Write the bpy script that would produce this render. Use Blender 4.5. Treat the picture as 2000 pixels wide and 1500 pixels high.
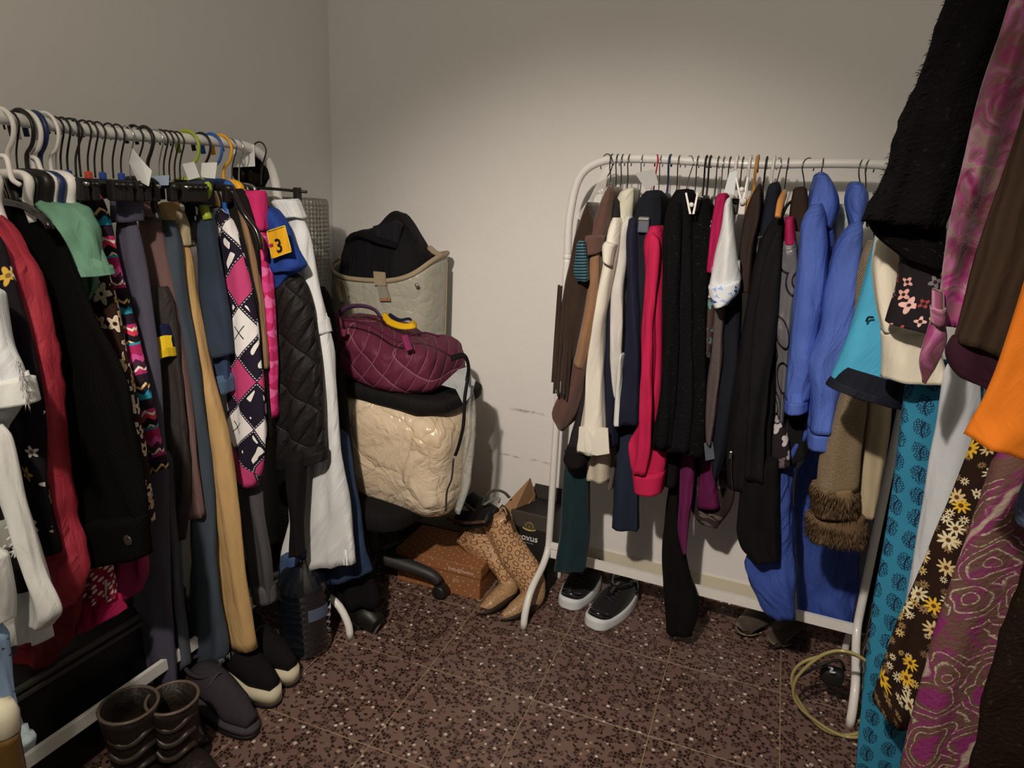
import bpy, bmesh, math, random
from mathutils import Vector, Matrix, noise
for o in list(bpy.data.objects): bpy.data.objects.remove(o)
SC = bpy.context.scene
COL = SC.collection
random.seed(7)

# ---------------------------------------------------------------- camera
F, PITCH, ROLL, YAW = 1333.9, .2684, .0459, math.radians(22.3646)
CAM = Vector((1.7005, -2.2208, 1.3825))
fw = Vector((-math.sin(YAW)*math.cos(PITCH), math.cos(YAW)*math.cos(PITCH), -math.sin(PITCH)))
rt0 = Vector((math.cos(YAW), math.sin(YAW), 0)); up0 = rt0.cross(fw)
RT = math.cos(ROLL)*rt0 + math.sin(ROLL)*up0
UP = -math.sin(ROLL)*rt0 + math.cos(ROLL)*up0
cd = bpy.data.cameras.new('camera'); cam = bpy.data.objects.new('camera', cd); COL.objects.link(cam)
cd.sensor_width = 36; cd.sensor_fit = 'HORIZONTAL'; cd.lens = F/2000*36; cd.clip_start = .02
cam.matrix_world = Matrix(((RT.x, UP.x, -fw.x, CAM.x), (RT.y, UP.y, -fw.y, CAM.y), (RT.z, UP.z, -fw.z, CAM.z), (0, 0, 0, 1)))
SC.camera = cam

# ---------------------------------------------------------------- light and exposure
W = bpy.data.worlds.new('world'); SC.world = W; W.use_nodes = True
W.node_tree.nodes['Background'].inputs[0].default_value = (1.0, .86, .70, 1)
W.node_tree.nodes['Background'].inputs[1].default_value = .05
sd = bpy.data.lights.new('ceiling_spot', 'SPOT'); spot = bpy.data.objects.new('ceiling_spot', sd); COL.objects.link(spot)
spot.location = (1.28, -2.42, 2.2)
spot.rotation_euler = (Vector((1.10, -.30, .42)) - spot.location).to_track_quat('-Z', 'Y').to_euler()
sd.energy = 180; sd.color = (1.0, .835, .70); sd.spot_size = math.radians(68); sd.spot_blend = .9; sd.shadow_soft_size = .03
gd = bpy.data.lights.new('lamp_shade_glow', 'POINT'); glow = bpy.data.objects.new('lamp_shade_glow', gd); COL.objects.link(glow)
glow.location = (1.28, -2.42, 2.24); gd.energy = 27; gd.color = (1.0, .84, .64); gd.shadow_soft_size = .12
SC.view_settings.view_transform = 'Standard'; SC.view_settings.look = 'None'
SC.view_settings.exposure = 0.0; SC.view_settings.gamma = 1.0; SC.view_settings.use_curve_mapping = False

# ---------------------------------------------------------------- places in the room
# x runs along the back wall from the corner, y into the back wall (y = 0), z up
def ray(u, v): return fw + RT*((u-1000)/F) - UP*((v-750)/F)
def at_y(u, v, y): d = ray(u, v); return CAM + d*((y-CAM.y)/d.y)
def at_x(u, v, x): d = ray(u, v); return CAM + d*((x-CAM.x)/d.x)
def at_z(u, v, z=0.): d = ray(u, v); return CAM + d*((z-CAM.z)/d.z)
def P(s): return [tuple(float(a) for a in q.split(',')) for q in s.split()]

# ---------------------------------------------------------------- material helper
def lin(c): c /= 255.; return c/12.92 if c <= .04045 else ((c+.055)/1.055)**2.4
WHITE = [lin(c) for c in (212, 198, 182)]
def alb(c):
    if isinstance(c, str): c = [int(c[i:i+2], 16) for i in (0, 2, 4)]
    return tuple(min(.86, max(.004, lin(v)/w*.8)) for v, w in zip(c, WHITE)) + (1,)
class NT:
    def __init__(s, name):
        s.m = bpy.data.materials.new(name); s.m.use_nodes = True; s.t = s.m.node_tree
        s.b = s.t.nodes['Principled BSDF']
        s.b.inputs['Specular IOR Level'].default_value = .18
    def n(s, k, **kw):
        x = s.t.nodes.new(k)
        for a, v in kw.items(): setattr(x, a, v)
        return x
    def put(s, sock, v):
        if isinstance(v, bpy.types.NodeSocket): s.t.links.new(v, sock)
        else: sock.default_value = v
    def m_(s, op, a, b=None, c=None):
        x = s.n('ShaderNodeMath', operation=op); s.put(x.inputs[0], a)
        if b is not None: s.put(x.inputs[1], b)
        if c is not None: s.put(x.inputs[2], c)
        return x.outputs[0]
    def mix(s, f, a, b):
        x = s.n('ShaderNodeMix', data_type='RGBA'); s.put(x.inputs[0], f)
        s.put(x.inputs[6], a); s.put(x.inputs[7], b); return x.outputs[2]
    def uv(s): return s.n('ShaderNodeTexCoord').outputs['UV']
    def pos(s): return s.n('ShaderNodeNewGeometry').outputs['Position']
    def obj(s): return s.n('ShaderNodeTexCoord').outputs['Object']
    def xyz(s, v): x = s.n('ShaderNodeSeparateXYZ'); s.put(x.inputs[0], v); return x.outputs
    def comb(s, a, b, c=0.):
        x = s.n('ShaderNodeCombineXYZ'); s.put(x.inputs[0], a); s.put(x.inputs[1], b); s.put(x.inputs[2], c); return x.outputs[0]
    def mapv(s, v, sc=(1, 1, 1), rot=0., loc=(0, 0, 0)):
        x = s.n('ShaderNodeMapping'); s.put(x.inputs[0], v); x.inputs['Scale'].default_value = sc
        x.inputs['Rotation'].default_value = (0, 0, rot); x.inputs['Location'].default_value = loc; return x.outputs[0]
    def noise(s, v, sc, det=3., dist=0., rough=.5):
        x = s.n('ShaderNodeTexNoise'); s.put(x.inputs['Vector'], v); x.inputs['Scale'].default_value = sc
        x.inputs['Detail'].default_value = det; x.inputs['Distortion'].default_value = dist; x.inputs['Roughness'].default_value = rough
        return x.outputs
    def vor(s, v, sc, rnd=1., feat='F1', dim='2D'):
        x = s.n('ShaderNodeTexVoronoi', feature=feat, voronoi_dimensions=dim); s.put(x.inputs['Vector'], v)
        x.inputs['Scale'].default_value = sc; x.inputs['Randomness'].default_value = rnd; return x.outputs
    def step(s, x, t, w=.02):          # 0 below t, 1 above
        r = s.n('ShaderNodeMapRange'); s.put(r.inputs[0], x); r.inputs[1].default_value = t-w; r.inputs[2].default_value = t+w
        return r.outputs[0]
    def ramp(s, f, stops, const=False):
        x = s.n('ShaderNodeValToRGB'); s.put(x.inputs[0], f); e = x.color_ramp.elements
        if const: x.color_ramp.interpolation = 'CONSTANT'
        while len(e) < len(stops): e.new(.5)
        for q, (p, c) in zip(e, stops): q.position = p; q.color = c if len(c) == 4 else alb(c)
        return x.outputs[0]
    def bump(s, h, st=.3, d=.004):
        x = s.n('ShaderNodeBump'); x.inputs['Strength'].default_value = st; x.inputs['Distance'].default_value = d
        s.put(x.inputs['Height'], h); s.put(s.b.inputs['Normal'], x.outputs[0]); s.put(s.b.inputs['Coat Normal'], x.outputs[0])
    def done(s, col, rough=.85, sheen=0., metal=0., coat=0., spec=None):
        s.put(s.b.inputs['Base Color'], col); s.put(s.b.inputs['Roughness'], rough)
        s.b.inputs['Sheen Weight'].default_value = sheen; s.b.inputs['Metallic'].default_value = metal
        s.b.inputs['Coat Weight'].default_value = coat
        if spec is not None: s.b.inputs['Specular IOR Level'].default_value = spec
        return s.m
MC = {}
def cached(f):
    def g(*a, **k):
        key = (f.__name__, a, tuple(sorted(k.items())))
        if key not in MC: MC[key] = f(*a, **k)
        return MC[key]
    return g
@cached
def fabric(c, rough=.88, var=.12, wr=.6, sheen=0., weave=900, coat=0.):
    t = NT('fabric_'+c); u = t.uv()
    a = alb(c); d = tuple(x*(1-var*2.2) for x in a[:3])+(1,)
    n1 = t.noise(t.mapv(u, (1, .35, 1)), 22, 4)[0]
    col = t.mix(t.step(n1, .5, .25), d, a)
    w = t.noise(u, weave, 1)[0]
    h = t.m_('ADD', t.m_('MULTIPLY', t.noise(t.mapv(u, (1, .22, 1)), 26, 4, .8)[0], 1.), t.m_('MULTIPLY', w, .10))
    t.bump(h, wr, .012); return t.done(col, rough, sheen, coat=coat)
@cached
def denim(c, fade='8090a0', k=.25):
    t = NT('denim_'+c); u = t.uv(); a = alb(c)
    tw = t.n('ShaderNodeTexWave'); t.put(tw.inputs[0], t.mapv(u, (1, 1, 1), .9)); tw.inputs['Scale'].default_value = 260
    col = t.mix(t.m_('MULTIPLY', t.step(t.noise(t.mapv(u, (1, .25, 1)), 14, 5)[0], .58, .22), k), a, alb(fade))
    col = t.mix(t.m_('MULTIPLY', tw.outputs[1], .18), col, tuple(x*.5 for x in a[:3])+(1,))
    t.bump(t.m_('ADD', t.noise(t.mapv(u, (1, .4, 1)), 28, 4, .8)[0], t.m_('MULTIPLY', tw.outputs[1], .08)), .45, .012)
    return t.done(col, .9)
@cached
def plain(c, rough=.5, metal=0., coat=0., spec=.4, bump=0.):
    t = NT('plain_'+c); p = t.obj()
    n1 = t.noise(p, 40, 3)[0]; a = alb(c)
    col = t.mix(n1, tuple(x*.9 for x in a[:3])+(1,), a)
    if bump: t.bump(t.noise(p, 90, 4)[0], bump, .004)
    return t.done(col, rough, 0, metal, coat, spec)
@cached
def corduroy(c, rough=.98, scale=260, st=.3):
    t = NT('corduroy_'+c); u = t.uv(); a = alb(c)
    w = t.m_('SINE', t.m_('MULTIPLY', t.xyz(u)[0], float(scale)*3.)); w = t.m_('MULTIPLY_ADD', w, .5, .5)
    col = t.mix(w, tuple(x*.75 for x in a[:3])+(1,), a)
    t.bump(t.m_('ADD', t.m_('MULTIPLY', w, .3), t.m_('MULTIPLY', t.noise(t.mapv(u, (1, .3, 1)), 22, 4)[0], 2.)), st, .006)
    return t.done(col, rough, 0., spec=.05)
@cached
def knit(c, c2, sx=120., sy=160.):
    t = NT('knit_'+c); u = t.uv(); x = t.xyz(u)
    a = t.m_('SINE', t.m_('MULTIPLY', x[0], sx*6.28)); b = t.m_('SINE', t.m_('MULTIPLY', x[1], sy*6.28))
    h = t.m_('MULTIPLY_ADD', t.m_('MULTIPLY', a, b), .5, .5); h = t.m_('ADD', h, t.noise(u, 160, 2)[0])
    col = t.mix(t.step(h, .9, .5), alb(c2), alb(c)); t.bump(h, .9, .006); return t.done(col, 1., .15)
@cached
def boucle(c, c2):
    t = NT('boucle_'+c); u = t.uv(); v = t.vor(u, 130.)[0]
    col = t.mix(t.step(t.noise(u, 90, 3)[0], .66, .03), alb(c), alb(c2)); t.bump(t.m_('ADD', v, t.noise(u, 220, 3)[0]), .4, .006)
    return t.done(col, 1., .0, spec=.08)
@cached
def quilt(c, su=26., sv=26., line=None, rot=.78, rough=.6, coat=0., st=.9, depth=.012, flat=False):
    t = NT('quilt_'+c); q_ = t.uv()
    if flat: ob = t.xyz(t.obj()); q_ = t.comb(t.m_('MULTIPLY_ADD', ob[1], .5, ob[0]), t.m_('MULTIPLY_ADD', ob[1], -.6, ob[2]))
    u = t.mapv(q_, (1, 1, 1), rot); x = t.xyz(u)
    f = lambda q, s: t.m_('ABSOLUTE', t.m_('SUBTRACT', t.m_('FRACT', t.m_('MULTIPLY', q, s)), .5))
    d = t.m_('MINIMUM', t.m_('SUBTRACT', .5, f(x[0], su)), t.m_('SUBTRACT', .5, f(x[1], sv)))
    h = t.m_('POWER', t.m_('MINIMUM', t.m_('MULTIPLY', d, 2.5), 1.), .5)
    col = alb(c)
    if line: col = t.mix(t.step(d, .02, .008), alb(line), col)
    nz = t.noise(t.uv(), 45, 4, .8)[0]
    t.bump(t.m_('ADD', h, t.m_('MULTIPLY', nz, .5)), st, depth); return t.done(col, rough, 0, coat=coat)
def flower_mask(t, u, sc, rnd, pet, size, keep):
    v = t.vor(u, sc, rnd); loc = t.n('ShaderNodeVectorMath', operation='SUBTRACT')
    t.put(loc.inputs[0], u); t.put(loc.inputs[1], v[2])
    x = t.xyz(loc.outputs[0]); r = t.m_('MULTIPLY', v[0], 1.)
    ang = t.m_('ARCTAN2', x[1], x[0]); rc = t.xyz(v[1])
    ph = t.m_('MULTIPLY', rc[0], 6.28)
    rad = t.m_('MULTIPLY_ADD', t.m_('COSINE', t.m_('ADD', t.m_('MULTIPLY', ang, float(pet)), ph)), size*.28, size*.72)
    rad = t.m_('MULTIPLY', rad, t.m_('MULTIPLY_ADD', rc[1], .5, .6))
    d = t.m_('SUBTRACT', rad, r)
    on = t.m_('LESS_THAN', rc[2], keep)
    return d, on, rc, r
@cached
def floral(bg, cols, sc=22., pet=5, size=.36, keep=.8, centre=None, rnd=.8, sc2=0., cols2=None, outline=None, rough=.85):
    t = NT('floral_'+bg); u = t.uv(); col = alb(bg)
    u = t.n('ShaderNodeVectorMath', operation='ADD').outputs[0] if False else u
    for s_, cs, kk in ((sc2, cols2, .55), (sc, cols, keep)):
        if not s_: continue
        d, on, rc, r = flower_mask(t, u, s_, rnd, pet, size, kk)
        n = len(cs); fc = t.ramp(rc[0], [(i/n, alb(c)) for i, c in enumerate(cs)], True)
        m = t.m_('MULTIPLY', t.step(d, .0, .02), on)
        if outline: col = t.mix(t.m_('MULTIPLY', t.step(d, -.05, .01), on), col, alb(outline))
        col = t.mix(m, col, fc)
        if centre: col = t.mix(t.m_('MULTIPLY', t.m_('SUBTRACT', 1., t.step(r, size*.22, .02)), on), col, alb(centre))
    t.bump(t.noise(t.mapv(u, (1, .3, 1)), 30, 3, .6)[0], .3, .012); return t.done(col, rough)
@cached
def argyle(a=.118, b=.128):
    t = NT('argyle'); x = t.xyz(t.uv())
    p = t.m_('ADD', t.m_('MULTIPLY', x[0], 1/a), .8); q = t.m_('MULTIPLY', x[1], 1/b)
    fp = t.m_('SUBTRACT', t.m_('FRACT', p), .5); fq = t.m_('SUBTRACT', t.m_('FRACT', q), .5)
    ap = t.m_('ABSOLUTE', fp); aq = t.m_('ABSOLUTE', fq); d = t.m_('ADD', ap, aq)
    par = t.m_('GREATER_THAN', t.m_('FRACT', t.m_('MULTIPLY', t.m_('ADD', t.m_('FLOOR', q), 0.), .5)), .25)
    inn = t.mix(par, alb('b03a60'), alb('d4c8bc'))
    cross = t.m_('MULTIPLY', t.m_('LESS_THAN', t.m_('ABSOLUTE', t.m_('SUBTRACT', ap, aq)), .016), t.m_('LESS_THAN', d, .26))
    inn = t.mix(t.m_('MULTIPLY', cross, par), inn, alb('15101a'))
    out = t.mix(t.m_('GREATER_THAN', t.noise(t.mapv(t.uv(), (34, 26, 1)), 1., 0)[0], .64), alb('1c1522'), alb('d8cfc6'))
    out = t.mix(t.m_('LESS_THAN', d, .62), out, alb('1a1420'))
    dash = t.m_('MULTIPLY', t.m_('LESS_THAN', t.m_('ABSOLUTE', t.m_('SUBTRACT', d, .53)), .012), t.m_('GREATER_THAN', t.m_('FRACT', t.m_('MULTIPLY', q, 22.)), .5))
    col = t.mix(t.step(d, .485, .006), inn, out); col = t.mix(dash, col, alb('cfc6c0'))
    t.bump(t.noise(t.mapv(t.uv(), (1, .3, 1)), 26, 3, .6)[0], .3, .012); return t.done(col, .8)
@cached
def scallop(a=.05, b=.02):
    t = NT('scallop'); x = t.xyz(t.uv()); q = t.m_('MULTIPLY', x[1], 1/b); row = t.m_('FLOOR', q)
    off = t.m_('MULTIPLY', t.m_('FRACT', t.m_('MULTIPLY', row, .5)), 1.)
    fx = t.m_('SUBTRACT', t.m_('FRACT', t.m_('ADD', t.m_('MULTIPLY', x[0], 1/a), off)), .5)
    arc = t.m_('SQRT', t.m_('MAXIMUM', t.m_('SUBTRACT', .26, t.m_('MULTIPLY', fx, fx)), 0.))
    q2 = t.m_('FLOOR', t.m_('ADD', q, t.m_('MULTIPLY', arc, 2.)))
    col = t.ramp(t.m_('FRACT', t.m_('MULTIPLY', q2, .25)), [(0, alb('ac2450')), (.2, alb('c43c70')), (.45, alb('b82c5a')), (.7, alb('cc5c88'))], True)
    t.bump(t.noise(t.uv(), 26, 3)[0], .2, .01); return t.done(col, .75)
@cached
def aztec(s=.19):
    t = NT('aztec'); x = t.xyz(t.uv()); q = t.m_('FRACT', t.m_('MULTIPLY', x[1], 1/s))
    zz = t.m_('ABSOLUTE', t.m_('SUBTRACT', t.m_('FRACT', t.m_('MULTIPLY', x[0], 34.)), .5))
    q2 = t.m_('FRACT', t.m_('ADD', q, t.m_('MULTIPLY', zz, .11)))
    A = alb
    c1 = t.ramp(q2, [(0, A('a02550')), (.08, A('231520')), (.13, A('d8c49a')), (.16, A('1c1418')), (.24, A('c8384a')), (.3, A('e8d2b0')), (.33, A('b02a58')), (.42, A('6a2140')), (.46, A('2c8896')), (.56, A('1d1a22')), (.62, A('d8b070')), (.65, A('181318')), (.74, A('b8305a')), (.82, A('d8c8b0')), (.85, A('40202e')), (.93, A('c04a80'))], True)
    c2 = t.ramp(q, [(0, A('a02550')), (.09, A('2c8896')), (.17, A('241620')), (.5, A('2c8896')), (.58, A('241620')), (.75, A('9c2a55')), (.95, A('231520'))], True)
    msk = t.m_('GREATER_THAN', t.m_('FRACT', t.m_('MULTIPLY', q, 3.)), .36)
    col = t.mix(msk, c2, c1)
    t.bump(t.noise(t.uv(), 30, 3)[0], .3, .01); return t.done(col, .85)
@cached
def dots(bg, fg, s=.017, r=.3):
    t = NT('dots'); v = t.vor(t.mapv(t.uv(), (1, 1, 1), .6), 1/s, .35)
    return t.done(t.mix(t.step(v[0], r, .03), alb(fg), alb(bg)), .8)
@cached
def paisley(bg='6a4c40', c1='7c2a56', c2='b09c80', sc=13.):
    t = NT('paisley'+bg); u = t.uv()
    w = t.noise(u, sc*.9, 2, 0.)[1]; d = t.n('ShaderNodeVectorMath', operation='MULTIPLY_ADD')
    t.put(d.inputs[0], w); d.inputs[1].default_value = (.09, .09, 0); t.put(d.inputs[2], u); u2 = d.outputs[0]
    v = t.vor(u2, sc, .9); r = v[0]
    rings = t.m_('FRACT', t.m_('MULTIPLY', r, 5.5)); rc = t.xyz(v[1])
    col = t.mix(t.noise(u, 60, 4)[0], alb(bg), alb('5c3a30'))
    col = t.mix(t.m_('MULTIPLY', t.step(t.noise(u2, sc*4, 5, .8)[0], .55, .06), .75), col, alb(c1))
    band = t.m_('MULTIPLY', t.step(rings, .82, .05), t.m_('GREATER_THAN', rc[0], .25))
    col = t.mix(t.m_('MULTIPLY', band, t.step(t.noise(u, 240, 2)[0], .45, .1)), col, alb(c2))
    core = t.m_('MULTIPLY', t.m_('LESS_THAN', r, .22), t.m_('GREATER_THAN', rc[1], .4))
    col = t.mix(core, col, alb(c1))
    wv = t.n('ShaderNodeTexWave', wave_type='BANDS'); t.put(wv.inputs[0], u2); wv.inputs['Scale'].default_value = 2.2; wv.inputs['Distortion'].default_value = 6.
    col = t.mix(t.m_('MULTIPLY', t.step(wv.outputs[1], .93, .03), .8), col, alb(c1))
    col = t.mix(t.m_('MULTIPLY', t.step(wv.outputs[1], .985, .01), .8), col, alb(c2))
    t.bump(t.noise(u, 120, 4)[0], .5, .006); return t.done(col, .7)
@cached
def blockprint(s=.04):
    t = NT('blockprint'); u = t.mapv(t.uv(), (1, 1, 1), .5); x = t.xyz(u)
    row = t.m_('FLOOR', t.m_('MULTIPLY', x[1], 1/s)); off = t.m_('MULTIPLY', t.m_('FRACT', t.m_('MULTIPLY', row, .5)), 1.)
    fx = t.m_('SUBTRACT', t.m_('FRACT', t.m_('ADD', t.m_('MULTIPLY', x[0], 1/(s*1.15)), off)), .5)
    fy = t.m_('SUBTRACT', t.m_('FRACT', t.m_('MULTIPLY', x[1], 1/s)), .5)
    sk = t.m_('ADD', fx, t.m_('MULTIPLY', fy, .35))
    blob = t.m_('ADD', t.m_('MULTIPLY', t.m_('MULTIPLY', sk, sk), 1.2), t.m_('MULTIPLY', fy, fy))
    ed = t.m_('MULTIPLY_ADD', t.noise(u, 70, 2)[0], .22, -.11); blob = t.m_('ADD', blob, ed)
    v = t.vor(u, 150., .55)
    ring = t.m_('MULTIPLY', t.step(v[0], .30, .06), t.m_('SUBTRACT', 1., t.step(v[0], .52, .06)))
    stem = t.m_('MULTIPLY', t.m_('LESS_THAN', t.m_('ABSOLUTE', t.m_('SUBTRACT', sk, t.m_('MULTIPLY', fy, fy))), .035), t.m_('LESS_THAN', blob, .13))
    m = t.m_('MULTIPLY', t.m_('MAXIMUM', ring, stem), t.m_('LESS_THAN', blob, .17))
    col = t.mix(m, alb('2c7084'), alb('141f34'))
    t.bump(t.noise(u, 700, 2)[0], .3, .002); return t.done(col, .85)
@cached
def snake(bg='bd9166', ln='4a2a18', sc=40.):
    t = NT('snake'); u = t.uv(); v = t.vor(t.mapv(u, (1., .8, 1)), sc, .38)
    ring = t.m_('MULTIPLY', t.step(v[0], .27, .03), t.m_('SUBTRACT', 1., t.step(v[0], .37, .03)))
    v2 = t.vor(t.mapv(u, (1.6, .5, 1), .5), sc*1.25, .6); dash = t.m_('MULTIPLY', t.m_('LESS_THAN', v2[0], .14), t.step(v[0], .44, .03))
    m = t.m_('MAXIMUM', ring, dash)
    col = t.mix(t.noise(u, 14, 4)[0], alb(bg), alb('a87a52')); col = t.mix(m, col, alb(ln))
    t.bump(t.m_('ADD', t.noise(u, 40, 3)[0], t.m_('MULTIPLY', m, .3)), .3, .006); return t.done(col, .32, spec=.5)
@cached
def swirl(bg='55504e', ln='0c0a0b', sc=16.):
    t = NT('swirl'); u = t.uv(); v = t.vor(t.mapv(u, (1., .7, 1)), sc, .9)
    w = t.m_('LESS_THAN', t.m_('ABSOLUTE', t.m_('SUBTRACT', v[0], .42)), .035)
    w2 = t.m_('LESS_THAN', t.m_('ABSOLUTE', t.m_('SUBTRACT', v[0], .2)), .03)
    col = t.mix(t.m_('MAXIMUM', w, t.m_('MULTIPLY', w2, t.m_('GREATER_THAN', t.xyz(v[1])[0], .5))), alb(bg), alb(ln))
    t.bump(t.noise(t.mapv(u, (1, .4, 1)), 24, 3, .5)[0], .5, .015); return t.done(col, .33, spec=.6)
@cached
def stripes(a, b, s=.006, vert=True, duty=.5, rough=.85):
    t = NT('stripes_'+a); x = t.xyz(t.uv())[0 if vert else 1]
    m = t.m_('GREATER_THAN', t.m_('FRACT', t.m_('MULTIPLY', x, 1/s)), duty)
    t.bump(t.noise(t.uv(), 28, 3)[0], .3, .012); return t.done(t.mix(m, alb(a), alb(b)), rough)
@cached
def zebra():
    t = NT('zebra'); w = t.n('ShaderNodeTexWave'); t.put(w.inputs[0], t.uv()); w.inputs['Scale'].default_value = 16; w.inputs['Distortion'].default_value = 5
    w.inputs['Detail Scale'].default_value = 2.
    return t.done(t.mix(t.step(w.outputs[1], .62, .06), alb('171210'), alb('6a6258')), .9)
@cached
def burnout():
    t = NT('burnout'); u = t.uv(); n = t.noise(u, 22, 4, 1.2); n2 = t.noise(t.mapv(u, (1, .4, 1)), 8, 2)[0]
    col = t.ramp(n[0], [(.3, alb('6a2434')), (.42, alb('9c2c6c')), (.5, alb('7c5a50')), (.58, alb('b85a8c')), (.66, alb('a08c76')), (.8, alb('7a3848'))])
    col = t.mix(t.step(n2, .51, .05), col, t.mix(.72, col, alb('3c1614')))  # dark lengthwise streaks paint the shade of the folds into the colour
    t.bump(n[0], .6, .01); return t.done(col, .55, .2)
def clear(name, c, rough, alpha=1., coat=.0, trans=0., bubble=0.):
    t = NT(name); u = t.uv(); h = t.noise(u, 22, 5, 1.2)[0]
    if bubble: h = t.m_('ADD', t.m_('MULTIPLY', h, .5), t.vor(u, bubble, .1)[0])
    t.bump(h, .8, .012); t.b.inputs['Alpha'].default_value = alpha; t.b.inputs['Transmission Weight'].default_value = trans
    col = t.mix(t.noise(u, 7, 4)[0], alb(c), tuple(x*.86 for x in alb(c)[:3])+(1,))
    return t.done(col, rough, coat=coat, spec=.6)

# ---------------------------------------------------------------- mesh helpers
def mk(name, verts, faces, mat, parent=None, uvs=None, smooth=True, label=None, cat=None, group=None, kind=None, loc=None):
    vs = [Vector(v) for v in verts]
    if loc is None:
        lo = Vector([min(v[i] for v in vs) for i in range(3)]); hi = Vector([max(v[i] for v in vs) for i in range(3)])
        loc = Vector(((lo.x+hi.x)/2, (lo.y+hi.y)/2, lo.z))
    me = bpy.data.meshes.new(name); me.from_pydata([v-loc for v in vs], [], faces)
    if uvs:
        l = me.uv_layers.new(name='UVMap')
        for p in me.polygons:
            for k, li in enumerate(p.loop_indices): l.data[li].uv = uvs[p.index][k]
    me.materials.append(mat)
    if smooth:
        for p in me.polygons: p.use_smooth = True
    o = bpy.data.objects.new(name, me); COL.objects.link(o); place(o, loc, parent)
    return tag(o, label, cat, group, kind)
def wloc(o):
    v = Vector(o.location); q = o.parent
    while q: v += Vector(q.location); q = q.parent
    return v
def place(o, loc, parent):
    if parent is not None: o.parent = parent; o.location = Vector(loc)-wloc(parent)
    else: o.location = loc
def tag(o, label=None, cat=None, group=None, kind=None):
    if label: o['label'] = label
    if cat: o['category'] = cat
    if group: o['group'] = group
    if kind: o['kind'] = kind
    return o
def thing(name, label, cat, loc, group=None):
    o = bpy.data.objects.new(name, None); COL.objects.link(o); o.location = loc; o.empty_display_size = .05
    return tag(o, label, cat, group)
def box(name, lo, hi, mat, parent=None, bev=.004, rz=0., seg=2, piv=None, **kw):
    bm = bmesh.new(); bmesh.ops.create_cube(bm, size=1.)
    lo = Vector(lo); hi = Vector(hi); c = (lo+hi)/2; s = hi-lo
    for v in bm.verts: v.co = Vector((v.co.x*s.x, v.co.y*s.y, v.co.z*s.z))
    if bev: bmesh.ops.bevel(bm, geom=bm.edges[:], offset=min(bev, min(s)*.45), segments=seg, affect='EDGES', profile=.5)
    R = Matrix.Rotation(rz, 3, 'Z'); piv = c if piv is None else Vector(piv)
    vs = [R @ (v.co + c - piv) + piv for v in bm.verts]
    bm.verts.index_update(); fs = [[v.index for v in f.verts] for f in bm.faces]
    uvs = []
    for f in bm.faces:
        n = f.normal; a = max(range(3), key=lambda i: abs(n[i])); q = [i for i in range(3) if i != a]
        uvs.append([(v.co[q[0]], v.co[q[1]]) for v in f.verts])
    bm.free(); return mk(name, vs, fs, mat, parent, uvs, smooth=False, **kw)
def catmull(pts, n):
    pts = [Vector(p) for p in pts]
    if len(pts) == 2: return [pts[0].lerp(pts[1], i/(n-1)) for i in range(n)]
    d = [0.]
    for a, b in zip(pts, pts[1:]): d.append(d[-1]+max(1e-5, (b-a).length))
    out = []
    for i in range(n):
        t = d[-1]*i/(n-1); k = 0
        while k < len(pts)-2 and t > d[k+1]: k += 1
        f = (t-d[k])/(d[k+1]-d[k]); p0 = pts[max(k-1, 0)]; p1 = pts[k]; p2 = pts[k+1]; p3 = pts[min(k+2, len(pts)-1)]
        h = d[k+1]-d[k]
        m1 = (p2-p0)*(h/(d[k+1]-d[max(k-1, 0)])); m2 = (p3-p1)*(h/(d[min(k+2, len(pts)-1)]-d[k]))
        f2 = f*f; f3 = f2*f
        out.append(p1*(2*f3-3*f2+1)+m1*(f3-2*f2+f)+p2*(-2*f3+3*f2)+m2*(f3-f2))
    return out
def tube(name, pts, r, mat, parent=None, seg=10, n=None, flat=1., cap=True, **kw):
    pts = catmull(pts, n or max(8, len(pts)*5)); rr = r if isinstance(r, (list, tuple)) else None
    vs = []; fs = []; uvs = []; prev = None; m = len(pts); RR = []; LL = [0.]
    for i, p in enumerate(pts):
        t = (pts[min(i+1, m-1)]-pts[max(i-1, 0)]).normalized()
        if prev is None: a = t.orthogonal().normalized()
        else: a = (prev - t*prev.dot(t)).normalized()
        prev = a; b = t.cross(a)
        if rr: q = i/(m-1)*(len(rr)-1); k = min(int(q), len(rr)-2); R = rr[k]+(rr[k+1]-rr[k])*(q-k)
        else: R = r
        RR.append(R*6.283/seg)
        if i: LL.append(LL[-1]+(p-pts[i-1]).length)
        for j in range(seg): th = 2*math.pi*j/seg; vs.append(p + a*math.cos(th)*R + b*math.sin(th)*R*flat)
    for i in range(m-1):
        for j in range(seg):
            k = (j+1) % seg; fs.append([i*seg+j, i*seg+k, (i+1)*seg+k, (i+1)*seg+j])
            l0 = LL[i]; l1 = LL[i+1]; a0 = RR[i]; a1 = RR[i+1]; uvs.append([(j*a0, l0), ((j+1)*a0, l0), ((j+1)*a1, l1), (j*a1, l1)])
    if cap:
        for q in ([*range(seg)][::-1], [*range((m-1)*seg, m*seg)]): fs.append(q); uvs.append([(0, 0)]*seg)
    return mk(name, vs, fs, mat, parent, uvs, **kw)
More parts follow.
